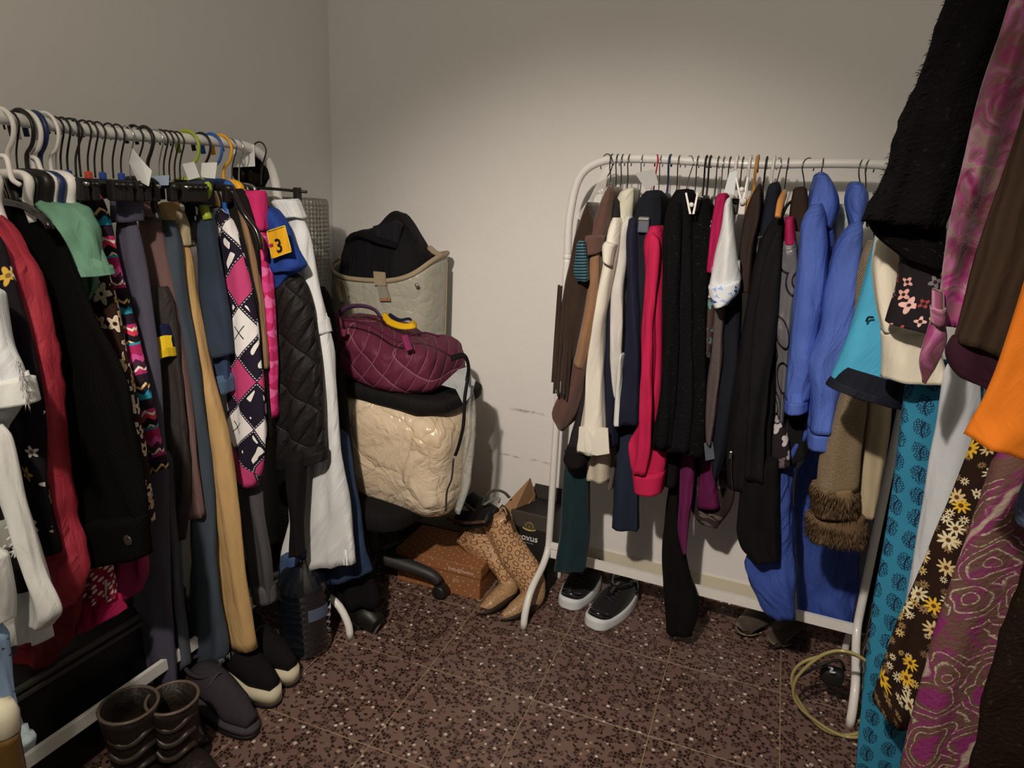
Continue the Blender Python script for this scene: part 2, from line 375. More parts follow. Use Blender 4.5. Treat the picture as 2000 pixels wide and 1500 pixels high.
def lathe(name, prof, mat, parent=None, origin=(0, 0, 0), seg=28, mtx=None, wob=0., **kw):
    o = Vector(origin); vs = []; fs = []; uvs = []
    for i, (r, z) in enumerate(prof):
        for j in range(seg):
            th = 2*math.pi*j/seg; R = r*(1+wob*noise.noise((math.cos(th)*2, math.sin(th)*2, z*9)))
            v = Vector((R*math.cos(th), R*math.sin(th), z)); vs.append(o+(mtx @ v if mtx else v))
    n = len(prof)
    for i in range(n-1):
        for j in range(seg):
            k = (j+1) % seg; fs.append([i*seg+j, i*seg+k, (i+1)*seg+k, (i+1)*seg+j]); r = max(prof[i][0], .01)*6.283/seg
            uvs.append([(j*r, prof[i][1]), ((j+1)*r, prof[i][1]), ((j+1)*r, prof[i+1][1]), (j*r, prof[i+1][1])])
    for q in ([*range(seg)][::-1], [*range((n-1)*seg, n*seg)]): fs.append(q); uvs.append([(0, 0)]*seg)
    return mk(name, vs, fs, mat, parent, uvs, **kw)
def slab(name, pts, y, mat, parent=None, th=.003, dy=None, **kw):
    """flat piece of real thickness: outline on the plane y (dy: per-corner offset in depth)"""
    n = len(pts); dy = dy or [0]*n
    a = [at_y(u, v, y+d) for (u, v), d in zip(pts, dy)]
    nrm = (a[1]-a[0]).cross(a[-1]-a[0]).normalized()
    vs = a+[p+nrm*th for p in a]
    fs = [[*range(n)], [*range(2*n-1, n-1, -1)]]+[[i, i+n, (i+1) % n+n, (i+1) % n] for i in range(n)]
    uvs = [[(vs[i].x, vs[i].z) for i in f] for f in fs]
    return mk(name, vs, fs, mat, parent, uvs, smooth=False, **kw)
def piece(name, mat, parent, y, L, R, bf=.018, bb=.018, ext=0., side=-1, p=2.5, fold=.006, lam=.07, wr=.004, wf=9., puff=0, rows=44, seg=40,
          hem=True, seed=None, grow=0., tilt=0., rip=.006, **kw):
    """one sewn tube of cloth: left and right outline, hanging on the plane y; bf/bb its half depth to front and back"""
    if isinstance(L, str): L = P(L)
    if isinstance(R, str): R = P(R)
    seed = seed if seed is not None else random.random()*50
    if rows <= 14: fold = 0; rip = 0; bf += .006; bb += .006; wr = min(wr, .003)     # bands and cuffs lie over the cloth
    a = [at_y(u, v, y) for u, v in L]; b = [at_y(u, v, y) for u, v in R]
    if ext:
        for q in (a if side < 0 else b): q.x += side*ext
    A = catmull(a, rows); B = catmull(b, rows); vs = []; UV = []; zl = 0.; m = rows
    ln = [0.]
    for i in range(1, m): ln.append(ln[-1]+(((A[i]+B[i])-(A[i-1]+B[i-1]))*.5).length)
    tot = ln[-1]
    for i in range(m):
        c = (A[i]+B[i])/2; h = (B[i]-A[i])/2; t = i/(m-1); hl = h.length+grow
        hd = h.normalized(); ramp = min(1., .25+1.2*t); arc = 0.; prev = None; rowuv = []
        dep = 1. if t > .06 else .55+.45*t/.06
        if rows > 14 and t < .05: hl *= .62+.38*math.sqrt(t/.05)
        pf = 1.
        if puff: pf = .86+.14*abs(math.sin(math.pi*puff*ln[i]/tot))**.6
        for j in range(seg+1):
            th = 2*math.pi*(j % seg)/seg; cs = math.cos(th); sn = math.sin(th)
            ex = math.copysign(abs(cs)**(2/p), cs); ey = math.copysign(abs(sn)**(2/p), sn)
            q = c + hd*(hl*ex*(pf if hl < .09 else .5+.5*pf)); d = (bf+grow if ey < 0 else bb+grow)*ey*dep*pf
            s = hl*ex
            d += fold*ramp*math.sin(6.283*s/lam+seed*3+1.5*noise.noise((s*4, ln[i]*2.5, seed)))
            d += rip*ramp*(abs(noise.noise((s*26+seed, ln[i]*2.2, .4*ey)))-.25)*2
            nv = noise.noise((q.x*wf+seed, q.z*wf*.45, ey*1.3+seed))+.5*noise.noise((q.x*wf*2.6, q.z*wf*1.4+seed, ey*2.))
            q = q + hd*(cs*wr*nv) + Vector((0, d+sn*wr*nv*1.6+tilt*(t-.5), 0))
            if t > .9 and hem: q.z += .004*noise.noise((s*30, seed, ey))*(t-.9)*10
            if prev is not None: arc += (q-prev).length
            prev = q
            if j < seg: vs.append(q)
            rowuv.append((arc, -ln[i]))
        UV.append(rowuv)
    fs = []; uvs = []
    for i in range(m-1):
        for j in range(seg):
            k = (j+1) % seg; fs.append([i*seg+j, (i+1)*seg+j, (i+1)*seg+k, i*seg+k])
            uvs.append([UV[i][j], UV[i+1][j], UV[i+1][j+1], UV[i][j+1]])
    fs.append([*range(seg)]); uvs.append([UV[0][j] for j in range(seg)])
    if hem:       # turn the hem inwards so the bottom reads as an open tube
        last = [vs[(m-1)*seg+j] for j in range(seg)]; c = sum(last, Vector())/seg; base = len(vs)
        dn = ((A[-2]+B[-2])-(A[-1]+B[-1])).normalized()
        for sc_, up_ in ((.9, .0), (.84, .05)):
            for q in last: w = c+(q-c)*sc_; vs.append(w+dn*up_)
        rings = [[(m-1)*seg+j for j in range(seg)], [base+j for j in range(seg)], [base+seg+j for j in range(seg)]]
        for r0, r1 in zip(rings, rings[1:]):
            for j in range(seg):
                k = (j+1) % seg; fs.append([r0[j], r1[j], r1[k], r0[k]]); uvs.append([UV[-1][j], UV[-1][j], UV[-1][j+1], UV[-1][j+1]])
        fs.append(rings[2][::-1]); uvs.append([UV[-1][0]]*seg)
    else: fs.append([*range((m-1)*seg, m*seg)][::-1]); uvs.append([UV[-1][j] for j in range(seg)][::-1])
    return mk(name, vs, fs, mat, parent, uvs, **kw)
def strands(name, pts, length, mat, parent, w=.0012, droop=(0, 0, -1), seed=1, **kw):
    """many separate thin hairs: pts = list of (root, direction)"""
    rnd = random.Random(seed); vs = []; fs = []
    for p, d in pts:
        d = (Vector(d)+Vector((rnd.uniform(-.4, .4), rnd.uniform(-.4, .4), rnd.uniform(-.3, .3)))).normalized()
        l = length*rnd.uniform(.6, 1.15); q = p+d*l*.5; e = q+(d*.4+Vector(droop)*.7).normalized()*l*.5
        s = d.orthogonal().normalized()*w; s2 = d.cross(s).normalized()*w; b = len(vs)
        vs += [p+s, p-s*.5+s2, p-s*.5-s2, q+s*.7, q-s*.35+s2*.7, q-s*.35-s2*.7, e]
        for i in range(3): k = (i+1) % 3; fs += [[b+i, b+k, b+3+k, b+3+i], [b+3+i, b+3+k, b+6]]
    return mk(name, vs, fs, mat, parent, kind='stuff', **kw)
def text(name, s, size, mat, parent, origin, ax, ay, th=.0006):
    cu = bpy.data.curves.new('txt', 'FONT'); cu.body = s; cu.size = size; cu.extrude = th; cu.resolution_u = 3
    o = bpy.data.objects.new('txt', cu); COL.objects.link(o); bpy.context.view_layer.update()
    me = bpy.data.meshes.new_from_object(o.evaluated_get(bpy.context.evaluated_depsgraph_get()))
    ax = Vector(ax).normalized(); ay = Vector(ay); ay = (ay-ax*ay.dot(ax)).normalized(); az = ax.cross(ay)
    vs = [Vector(origin)+ax*v.co.x+ay*v.co.y+az*v.co.z for v in me.vertices]; fs = [list(p.vertices) for p in me.polygons]
    bpy.data.objects.remove(o); return mk(name, vs, fs, mat, parent, smooth=False)

# ---------------------------------------------------------------- the room
def wall_mat():
    t = NT('plaster_paint'); p = t.pos(); x = t.xyz(p)
    n1 = t.noise(p, 1.6, 4)[0]; col = t.mix(n1, alb((204, 192, 178)), alb((216, 204, 190)))
    def mark(z0, sl, x0, x1, w):
        zz = t.m_('ADD', x[2], t.m_('MULTIPLY', t.noise(p, 22, 3)[0], .012))
        d = t.m_('ABSOLUTE', t.m_('SUBTRACT', zz, t.m_('MULTIPLY_ADD', x[0], sl, z0)))
        m = t.m_('SUBTRACT', 1., t.step(d, w, w*.8)); m = t.m_('MULTIPLY', m, t.m_('MULTIPLY', t.step(x[0], x0, .03), t.m_('SUBTRACT', 1., t.step(x[0], x1, .04))))
        m = t.m_('MULTIPLY', m, t.step(t.noise(p, 30, 5)[0], .5, .08))
        return t.m_('MULTIPLY', m, t.m_('GREATER_THAN', x[1], -.01))
    m = t.m_('MAXIMUM', mark(.628, .0, .8, 1.08, .004), t.m_('MULTIPLY', mark(.448, -.005, .7, 1.0, .003), .6))
    col = t.mix(t.m_('MULTIPLY', m, .75), col, alb('4a4038'))
    t.bump(t.m_('ADD', t.noise(p, 9, 3)[0], t.m_('MULTIPLY', t.noise(p, 120, 3)[0], .15)), .25, .012)
    return t.done(col, .75, spec=.2)
WM = wall_mat(); RX = 2.72; YF = -3.4; H = 2.62
def struct(o): o['kind'] = 'structure'; return o
struct(box('wall_back', (-.1, .014, 0), (RX+.1, .12, H), WM, bev=0))
struct(box('wall_left', (-.1, YF, 0), (0, .014, H), WM, bev=0))
struct(box('wall_right', (RX, YF, 0), (RX+.1, .014, H), WM, bev=0))
struct(box('ceiling', (-.1, YF, H), (RX+.1, .12, H+.1), plain('b8ac9c', .9), bev=0))
def terrazzo():
    t = NT('terrazzo'); oi = t.n('ShaderNodeObjectInfo'); p = t.pos(); sx = t.xyz(p)
    q = t.comb(t.m_('MULTIPLY_ADD', oi.outputs['Random'], 13., sx[0]), t.m_('ADD', sx[2], t.m_('MULTIPLY_ADD', oi.outputs['Random'], 7., sx[1])), 0.)
    v = t.vor(q, 95., 1.); e = t.vor(q, 95., 1., 'DISTANCE_TO_EDGE'); rc = t.xyz(v[1])
    base = t.mix(t.noise(q, 7, 4)[0], alb((92, 68, 56)), alb((112, 86, 74)))
    base = t.mix(t.m_('MULTIPLY', oi.outputs['Random'], .35), base, alb((98, 70, 60)))
    chip = t.m_('MULTIPLY', t.m_('GREATER_THAN', rc[0], .48), t.step(e[0], .09, .04))
    cc = t.ramp(rc[1], [(0, alb((38, 22, 17))), (.55, alb((58, 36, 28))), (.8, alb((72, 50, 40)))], True)
    col = t.mix(chip, base, cc)
    v2 = t.vor(t.mapv(q, (1, 1, 1), .7), 42., 1.); r2 = t.xyz(v2[1])
    wh = t.m_('MULTIPLY', t.m_('GREATER_THAN', r2[0], .80), t.m_('LESS_THAN', t.m_('ADD', v2[0], t.m_('MULTIPLY', r2[1], .12)), .24))
    col = t.mix(wh, col, t.ramp(r2[2], [(0, alb((172, 150, 128))), (.5, alb((140, 112, 84))), (.8, alb((190, 176, 160)))], True))
    t.bump(t.noise(q, 60, 3)[0], .08, .004); return t.done(col, t.m_('MULTIPLY_ADD', t.noise(q, 5, 3)[0], .25, .30), spec=.4)
TZ = terrazzo()
floor = struct(box('floor', (-.1, YF, -.04), (RX+.1, .12, -.0007), plain('8c7354', .9), bev=0))
S = .3312; TA = math.radians(1.844); T0 = Vector((.8374, -.6756, 0))
e1 = Vector((math.cos(TA), math.sin(TA), 0)); e2 = Vector((-math.sin(TA), math.cos(TA), 0))
tm = None
for j in range(-9, 4):
    for i in range(-4, 8):
        c = T0+e1*S*(i+.5)+e2*S*(j+.5)
        if not (-.25 < c.x < RX+.2 and YF < c.y < .2): continue
        if tm is None: t0 = box('tile', (-S/2+.0011, -S/2+.0011, -.02), (S/2-.0011, S/2-.0011, 0), TZ, bev=.0008, seg=1, loc=Vector((0, 0, 0))); tm = t0.data; bpy.data.objects.remove(t0)
        o = bpy.data.objects.new('tile', tm); COL.objects.link(o); o.parent = floor
        o.location = c - floor.location; o.rotation_euler.z = TA
bm_ = TZ
struct(box('baseboard_back', (0, .0, 0), (RX, .016, .072), TZ, bev=.002))
struct(box('trim_1', (0, .008, .072), (RX, .016, .144), plain('c8b89a', .8), bev=.0015))
struct(box('baseboard_left', (0, YF, 0), (.014, 0, .072), TZ, bev=.002))

# ---------------------------------------------------------------- clothes racks
WP = plain('d8d2c4', .35, coat=.3)
def rack(label, A, B, zt, out, rear=.14, front=.21, zb=.176, group=None):
    """A, B: the two posts on the floor plan; out: unit vector towards the room"""
    A = Vector(A); B = Vector(B); d = (B-A).normalized(); up = Vector((0, 0, 1)); out = Vector(out)
    r = thing('clothes_rack', label, 'clothes rack', (A+B)/2)
    R = .0125; k = .12
    tube('top_rail', [A+up*(zt-.3), A+up*(zt-k-.04), A+up*(zt-k*.35)+d*.03, A+up*zt+d*k, A.lerp(B, .5)+up*(zt-.004), B+up*zt-d*k, B+up*(zt-k*.35)-d*.03, B+up*(zt-k-.04), B+up*(zt-.3)], R, WP, r, 14, 70)
    for q in (A, B):
        tube('post', [q+up*(zt-.29), q+up*.7, q+up*.24, q+up*.19+out*.006, q+up*.15+out*.05, q+up*.11+out*(front-.05), q+up*.05+out*(front-.008), q+out*front], R*.96, WP, r, 14, 60)
        tube('rear_leg', [q+up*.25, q+up*.19-out*.006, q+up*.12-out*(rear*.6), q+up*.05-out*(rear-.008), q-out*rear], R*.9, WP, r, 12, 30)
        lathe('joint_ring', [(R*1.02, 0), (R*1.12, .002), (R*1.12, .012), (R*1.02, .014)], WP, r, q+up*(zt-.3), 14)
    a = A+d*.01; b = B-d*.01
    vs = []; w = Vector(out)*.006
    for q in (a, b):
        for sx, sz in ((-1, -.016), (1, -.016), (1, .016), (-1, .016)): vs.append(q+w*sx+up*(zb+sz))
    mk('cross_bar', vs, [[0, 1, 2, 3][::-1], [4, 5, 6, 7], [0, 1, 5, 4], [1, 2, 6, 5], [2, 3, 7, 6], [3, 0, 4, 7]], WP, r, smooth=False)
    box('plastic_clip', tuple(A+d*.004+up*.205-Vector((.008, .008, .011))), tuple(A+d*.03+up*.205+Vector((.008, .008, .011))), plain('efece4', .5), r, .002)
    return r
RA = Vector((1.018, -.154, 0)); RB = Vector((2.004, -.159, 0))
rack('white tubular clothes rack against the back wall, holding coats and jackets', RA, RB, 1.5, (0, -1, 0))
LA = Vector((.33, -.66, 0)); LB = Vector((.33, -1.65, 0)); LZ = 1.476
rack('white tubular clothes rack along the left wall, packed with trousers and tops', LA, LB, LZ, (1, 0, 0), .2)
R3X = 2.28; R3Z = 1.93
rack('tall white clothes rack at the right edge of the room, nearest the camera', (R3X, -.55, 0), (R3X, -1.54, 0), R3Z, (-1, 0, 0), .2, .16)

# ---------------------------------------------------------------- hangers
HC = dict(black=('191512', .45, 0), chrome=('b8b2aa', .22, 1.), white=('e6e0d6', .45, 0), steel=('6a645c', .3, 1.), green=('8f9a2a', .45, 0), blue=('2c5590', .45, 0),
          navy=('1d2c4a', .45, 0), orange=('d8951e', .45, 0), red=('b02a34', .45, 0), wood=('b07838', .5, 0))
def hanger(axis, where, colour, holds, kind='shirt', r=.0017, arm=None, lean=0., clips=None, size=.022, drop=.095, flat=1.):
    """axis: 'L' rack by the left wall, 'R' rack by the back wall, '3' the near rack; where: position along the rail"""
    c, ro, me_ = HC[colour]; m = plain(c, ro, me_)
    if axis == 'L': o = Vector((.33, where, LZ)); s = Vector((1, 0, 0))
    elif axis == 'R': o = Vector((where, -.156, 1.5)); s = Vector((0, -1, 0))
    else: o = Vector((R3X, where, R3Z)); s = Vector((-1, 0, 0))
    d = Vector((0, 1, 0)) if axis != 'R' else Vector((1, 0, 0)); s = (s+d*lean).normalized(); up = Vector((0, 0, 1))
    kn = {'shirt': 'shoulder', 'clip': 'clip'}[kind]
    h = thing('clothes_hanger', f'{colour} {kn} hanger {holds}', 'hanger', o-up*drop, {'L': 'hangers on the left rail', 'R': 'hangers on the back rail', '3': 'hangers on the tall near rail'}[axis])
    cz = .0128+r-size
    pts = [o+s*(size*math.cos(a))+up*(cz+size*math.sin(a)) for a in [math.radians(x) for x in (205, 170, 130, 90, 50, 10, -25)]]
    pts += [o+s*(size*.62)-up*(size*1.35), o+s*.003-up*(drop*.62), o-up*drop]
    tube('hook', pts, r, m, h, 8, 40, flat)
    arm = arm or ((.05 if axis == 'L' else .09) if kind == 'shirt' else .085); a = max(r*1.3, .0028); t = o-up*drop
    if kind == 'shirt':
        tube('shoulder_bar', [t+s*arm-up*.085, t+s*arm*.8-up*.05, t+s*.05-up*.008, t, t-s*.05-up*.008, t-s*arm*.8-up*.05, t-s*arm-up*.085], a*1.5, m, h, 8, 40)
    else:
        tube('bar', [t+s*arm-up*.012, t-up*.008, t-s*arm-up*.012], a*1.4, m, h, 8, 12)
        for k in (-.8, .8):
            q = t+s*arm*k-up*.022
            cl = box('clip', tuple(q-Vector((.009, .008, .022))), tuple(q+Vector((.009, .008, .02))), plain(clips if clips in ('cfc6b0', 'd8d0c2') else '171310', .45), h, .003)
    if clips in ('27407a', 'b8402c'): box('size_marker', tuple(t-Vector((.006, .006, .004))), tuple(t+Vector((.006, .006, .012))), plain(clips, .45), h, .003)
    return h

# ---------------------------------------------------------------- clothes
def G(name, label, cat, *parts, group=None):
    first = parts[0]
    if len(parts) == 1:
        _, m, y, L, R, o = first; return piece(name, m, None, y, L, R, label=label, cat=cat, group=group, **o)
    L = P(first[3]); R = P(first[4]); b = (at_y(*L[-1], first[2])+at_y(*R[-1], first[2]))/2
    t = thing(name, label, cat, b, group)
    for q in parts:
        if callable(q): q(t)
        else: n, m, y, L, R, o = q; piece(n, m, t, y, L, R, **o)
    return t
D = dict
# ============ rack by the left wall, near end to far end
G('eyelet_top', 'pale blue eyelet top low at the left edge of the photo', 'top',
  ('sleeve', floral('8fa3b8', ('3a4450',), 40., 3, .16, .5), -1.62, '-40,1200 -30,1300 5,1410 26,1460', '0,1240 14,1360 40,1440 50,1468', D(bf=.02, bb=.02, wr=.006)),
  ('ruffle_edge', fabric('b9c2cf'), -1.63, '14,1440 24,1466 30,1474', '42,1440 53,1452 46,1474', D(bf=.02, bb=.02, wr=.008, rows=14)))
wl = fabric('d6d0c6', .9)
G('white_trousers', 'white cropped trousers with flared hems at the left edge', 'trousers',
  ('leg', wl, -1.57, '-30,830 0,960 42,1087 58,1140 60,1222', '8,830 36,955 66,1052 84,1121 112,1194 98,1222', D(fold=.004)),
  ('leg', wl, -1.50, '8,1050 18,1150 22,1255', '60,1050 88,1190 95,1248', D(fold=.006, lam=.05)),
  ('leg', wl, -1.62, '-50,1060 -50,1180 -40,1225', '6,1080 14,1150 12,1214', D(fold=.006)))
G('white_shirt', 'white short-sleeved shirt with a turned-up cuff at the left edge', 'shirt',
  ('sleeve', fabric('ccc7c0'), -1.55, '-90,560 -80,690 -72,786', '-8,560 10,660 34,718 54,784', D(bf=.03, bb=.03, fold=0, rip=.002)),
  ('cuff', fabric('d4cec4'), -1.55, '-80,738 -74,790', '46,736 60,788', D(bf=.034, bb=.033, rows=12, fold=0, rip=.001)),
  lambda t: strands('feather_trim', [(at_y(34+20*(i % 40)/40, 696+88*(i % 40)/40, -1.585+.03*((i*7) % 10)/10), (.5, -.2, -1)) for i in range(160)], .02, fabric('b8aca0'), t, .0006),
  ('sleeve_lining', fabric('bdb6aa'), -1.54, '-70,770 -40,838', '54,770 14,838', D(bf=.016, bb=.016, rows=20, fold=.003)))
bwp = floral('0f0d0e', ('d8d2c0', 'c9c3a8', 'e4dfd0'), 26., 9, .42, .75, '14110f', .5)
G('print_skirt', 'black skirt with a cream sunburst print behind the white trousers', 'skirt',
  ('skirt', bwp, -1.545, '-60,860 -55,960 -40,1060 -25,1165', '0,860 10,985 30,1040 52,1090 66,1148', D(fold=.004)),
  ('print_band', floral('8d8878', ('1a1714', 'd8d2c0'), 60., 1, .3, .9), -1.548, '-56,1016 -50,1068', '18,1016 40,1062', D(bf=.021, bb=.02, rows=10, fold=.004)))
G('floral_dress', 'black dress with scattered cream, pink and yellow blossoms', 'dress',
  ('body', floral('150f13', ('d8c4b4', 'c99a3c', 'cfa59a', 'b8a890', 'e0d6c8'), 17., 5, .34, .5, '7a5a30', .9), -1.48, '-110,440 -85,600 -50,800 -10,960 40,1088', '0,440 40,600 60,700 78,800 95,950 116,1078', D(fold=.006)))
rp = fabric('a8323c', .5, .15, .9, coat=.15)
G('puffer_coat', 'red quilted puffer coat with crinkled sleeve and metal zip pull', 'coat',
  ('sleeve', rp, -1.44, '-25,420 12,480 28,540 48,640 60,740 84,900 108,1015 104,1100 100,1188', '0,420 40,495 58,535 76,610 96,690 118,850 128,960 130,1020 152,1080 156,1140 134,1186', D(bf=.03, bb=.03, puff=11, wr=.006, wf=16, fold=.002)),
  ('body', fabric('6e1c20', .55, .15, .8), -1.40, '20,1080 30,1200 36,1270 48,1318', '158,1080 156,1200 128,1262 78,1322', D(bf=.025, bb=.025, wr=.006, puff=4)),  # darker red than the sleeve: cast shade put into the colour
  lambda t: box('zip_pull', tuple(at_y(69, 1332, -1.42)-Vector((.005, .002, .009))), tuple(at_y(69, 1332, -1.42)+Vector((.005, .002, .009))), plain('b08a4a', .3, 1.), t, .001))
bc = corduroy('080707')
def coat_buttons(t):
    for u, v in ((251, 1055),):
        q = at_y(u, v, -1.385); lathe('button', [(.002, 0), (.011, 0), (.012, .002), (.009, .004), (.005, .003)], plain('2a2622', .25, coat=.5), t, q, 20, Matrix.Rotation(math.pi/2, 3, 'X'))
G('corduroy_coat', 'long black corduroy coat with a button at its hem', 'coat',
  ('body', bc, -1.36, '-90,395 -60,600 0,820 80,980 150,1104', '60,395 112,450 150,540 185,620 228,690 255,760 264,840 270,900 284,985 291,1078', D(bf=.022, bb=.022, fold=.005)),
  ('cuff', bc, -1.362, '128,1010 156,1106', '287,1004 292,1082', D(bf=.026, bb=.024, rows=12, fold=.004)), coat_buttons)
fu = fabric('a81c48', .7)
G('ruffled_dress', 'fuchsia ruffled dress with a polka dot tier, under the black coat', 'dress',
  ('dotted_tier', dots('8c1c38', 'd8c0a8'), -1.33, '160,1050 161,1110 160,1180', '206,1050 214,1110 224,1170', D(bf=.022, bb=.022, fold=.006, lam=.05)),
  ('ruffle', fu, -1.325, '162,1160 160,1234', '222,1158 234,1198', D(bf=.025, bb=.025, fold=.012, lam=.06, rows=20)),
  ('back_tier', fabric('842048', .7), -1.28, '200,1050 214,1120 232,1180', '280,1050 279,1112 262,1162', D(bf=.022, bb=.022, fold=.012, lam=.06)))
gr = fabric('64876a', .9, .1, .5)
G('green_top', 'mint green short-sleeved top on a black hanger', 'top',
  ('body', gr, -1.315, '0,396 20,470 60,560', '92,384 120,440 138,520', D(bf=.022, bb=.022)),
  ('sleeve', gr, -1.31, '70,384 104,420 124,470 140,524', '96,381 140,406 165,440 180,485 194,536', D(bf=.045, bb=.04, wr=.012, wf=14, fold=.006)),
  ('sleeve_hem', gr, -1.312, '134,508 141,527', '190,522 196,540', D(bf=.05, bb=.044, rows=8, wr=.004)),
  ('lining_flap', gr, -1.27, '154,520 160,552 166,586', '190,520 186,560 172,588', D(bf=.012, bb=.012, rows=20)))
G('starry_top', 'blue top with a tiny white print beside the green top', 'top',
  ('sleeve', floral('2b57a0', ('c8cdd8', '16284a'), 60., 4, .22, .5), -1.27, '140,400 156,450 176,505', '160,402 186,440 192,505', D(bf=.025, bb=.025)))
G('brown_floral_dress', 'brown dress with large cream and tan flowers beside the black coat', 'dress',
  ('body', floral('2a1710', ('cdb288', 'b08a58', 'd8c4a0'), 22., 5, .46, .85, '2a1710', .6, outline='efe0c0'), -1.25, '120,420 150,560 190,740 240,900 262,1010', '176,425 202,520 224,600 238,680 258,750 274,830 282,900 292,985 297,1020', D(fold=.004)))
G('aztec_tunic', 'tunic banded in magenta, teal and gold geometric pattern', 'tunic',
  ('body', aztec(), -1.20, '100,358 150,480 200,640 250,800 286,928', '168,362 190,376 212,430 232,520 256,610 276,690 298,780 312,850 326,916', D(fold=.004)),
  ('yoke', fabric('7d2444'), -1.215, '104,372 106,404', '158,378 164,406', D(bf=.016, bb=.016, rows=10)))
gv = denim('4c4650', '6a6468')
G('violet_grey_jeans', 'violet-grey jeans clipped by the waistband, long straight leg', 'jeans',
  ('leg', gv, -1.145, '226,420 240,500 252,620 264,760 276,900 276,1020 266,1160 266,1300 274,1404', '270,420 276,470 288,540 300,630 311,720 320,850 326,1000 334,1200 345,1340 345,1388', D(fold=.003, bf=.022)),
  ('waistband', gv, -1.15, '227,378 228,434', '268,374 269,432', D(bf=.024, bb=.022, rows=12, fold=.001)),
  ('leg', denim('4a4744'), -1.10, '300,880 316,1060 344,1318', '338,880 354,1150 371,1296', D(fold=.003)))
G('sport_shorts', 'navy sports shorts with a yellow hem between the brown trousers', 'shorts',
  ('leg', fabric('191d38'), -1.10, '299,632 303,660 306,684', '325,632 330,660 333,680', D(rows=20)),
  ('hem_band', fabric('e0b020'), -1.105, '308,680 310,703', '331,678 334,697', D(bf=.021, bb=.02, rows=8)))
G('satin_trousers', 'dark brown satin trousers behind the yellow-hemmed shorts', 'trousers',
  ('leg', fabric('38302c', .4, .1, 1.2), -1.08, '290,560 304,720 312,900 306,1060', '330,560 348,700 369,880 373,950 366,1050', D(wr=.007, wf=14)))
bt = denim('6c5048', '7d6458', .2)
G('brown_trousers', 'brown cotton trousers with a narrow folded leg', 'trousers',
  ('leg', bt, -1.06, '268,420 286,480 300,560 325,700 350,880 374,1010', '302,420 314,460 327,530 347,630 366,760 385,900 396,1010', D()),
  ('waistband', bt, -1.065, '268,398 270,426', '300,396 303,424', D(bf=.022, bb=.02, rows=8, fold=.001)))
G('olive_trousers', 'grey-olive trousers squeezed behind the brown trousers', 'trousers',
  ('leg', denim('57504a', '7a7264', .3), -1.045, '292,430 310,560 330,700', '316,425 334,540 352,680', D()))
fj = denim('3a4044', '5c6468', .3)
def fray(t):
    L = [at_y(370+75*i/40, 1300-18*i/40, -1.035) for i in range(41)]
    strands('frayed_threads', [(q+Vector((0, random.uniform(-.02, .02), .004)), (0, 0, -1)) for q in L for _ in range(3)], .022, fabric('a8aaa4'), t, .0009)
G('frayed_jeans', 'dark blue-grey flared jeans with a frayed raw hem', 'jeans',
  ('leg', fj, -1.03, '318,430 350,640 366,800 379,1000 374,1150 370,1300', '342,430 364,600 391,750 406,900 426,1100 446,1258 444,1284', D(bf=.022)), fray)
tc = fabric('b8905c', .9, .12, .5)
G('tan_chinos', 'tan chinos with one long leg reaching almost to the floor', 'trousers',
  ('leg', tc, -.99, '323,430 340,510 353,620 373,750 401,950 426,1100 446,1220 460,1262', '350,430 374,510 387,600 406,700 429,800 451,900 471,1050 486,1170 500,1268', D(fold=.003, bf=.022)),
  ('waistband', tc, -.992, '320,396 327,440', '343,394 352,438', D(bf=.022, bb=.02, rows=10, fold=.001)),
  ('gathered_pocket', fabric('b09a74', .9, .15, .9), -.975, '338,405 350,440 354,484', '360,408 376,440 378,480', D(wr=.008, wf=20, rows=20)))
G('black_white_top', 'black top with a white leaf print beside the tan chinos', 'top',
  ('body', floral('120f11', ('d8d0c6', 'bfb6ac'), 20., 2, .4, .5), -.965, '345,350 355,420 362,470', '374,352 388,420 386,470', D()))
dj = denim('2b323b', '444e58', .35)
G('dark_capri_jeans', 'dark denim capri jeans hung by a wide waistband', 'jeans',
  ('leg', dj, -.95, '372,398 386,480 391,560 401,640 420,698', '412,398 422,480 432,560 444,620 452,692', D()),
  ('waistband', dj, -.952, '369,352 374,402', '410,350 413,400', D(bf=.024, bb=.022, rows=10, fold=.001)))
G('denim_shorts', 'mid-blue denim shorts with a rolled cuff under the dark capri jeans', 'shorts',
  ('leg', denim('2f3c52', '4c5c74'), -.935, '408,560 418,660 424,740', '436,560 446,660 450,740', D()),
  ('cuff', denim('445464', '64748a'), -.936, '423,738 425,770', '450,736 451,766', D(bf=.022, bb=.021, rows=8, fold=.001)))
G('argyle_trousers', 'pink, black and white argyle trousers with crossed diamonds', 'trousers',
  ('leg', argyle(), -.90, '408,404 428,480 438,580 446,700 450,820 446,900 456,942', '428,402 456,432 476,500 491,570 502,640 516,740 521,840 517,905 500,950', D(bf=.024, fold=.003)))
G('brown_black_jacket', 'black jacket with a tan edge beside the pink blouse', 'jacket',
  ('body', fabric('16120f'), -.875, '436,376 456,440 490,560 505,720 508,860', '480,366 502,450 511,600 524,760 528,860', D()),
  ('front_edge', fabric('8a6848'), -.885, '464,392 484,480 497,560 510,660 516,720', '474,392 496,480 505,560 517,660 522,720', D(bf=.012, bb=.012)))
G('pink_wave_blouse', 'hot pink blouse with a scalloped wave print', 'blouse',
  ('body', scallop(), -.85, '484,446 492,480 501,540 516,640 526,720 531,813', '521,444 525,490 530,540 537,620 541,720 542,813', D(fold=.003)),
  ('plain_yoke', fabric('c02a5c'), -.852, '482,372 488,452', '517,372 522,450', D(bf=.02, bb=.02, rows=12)))
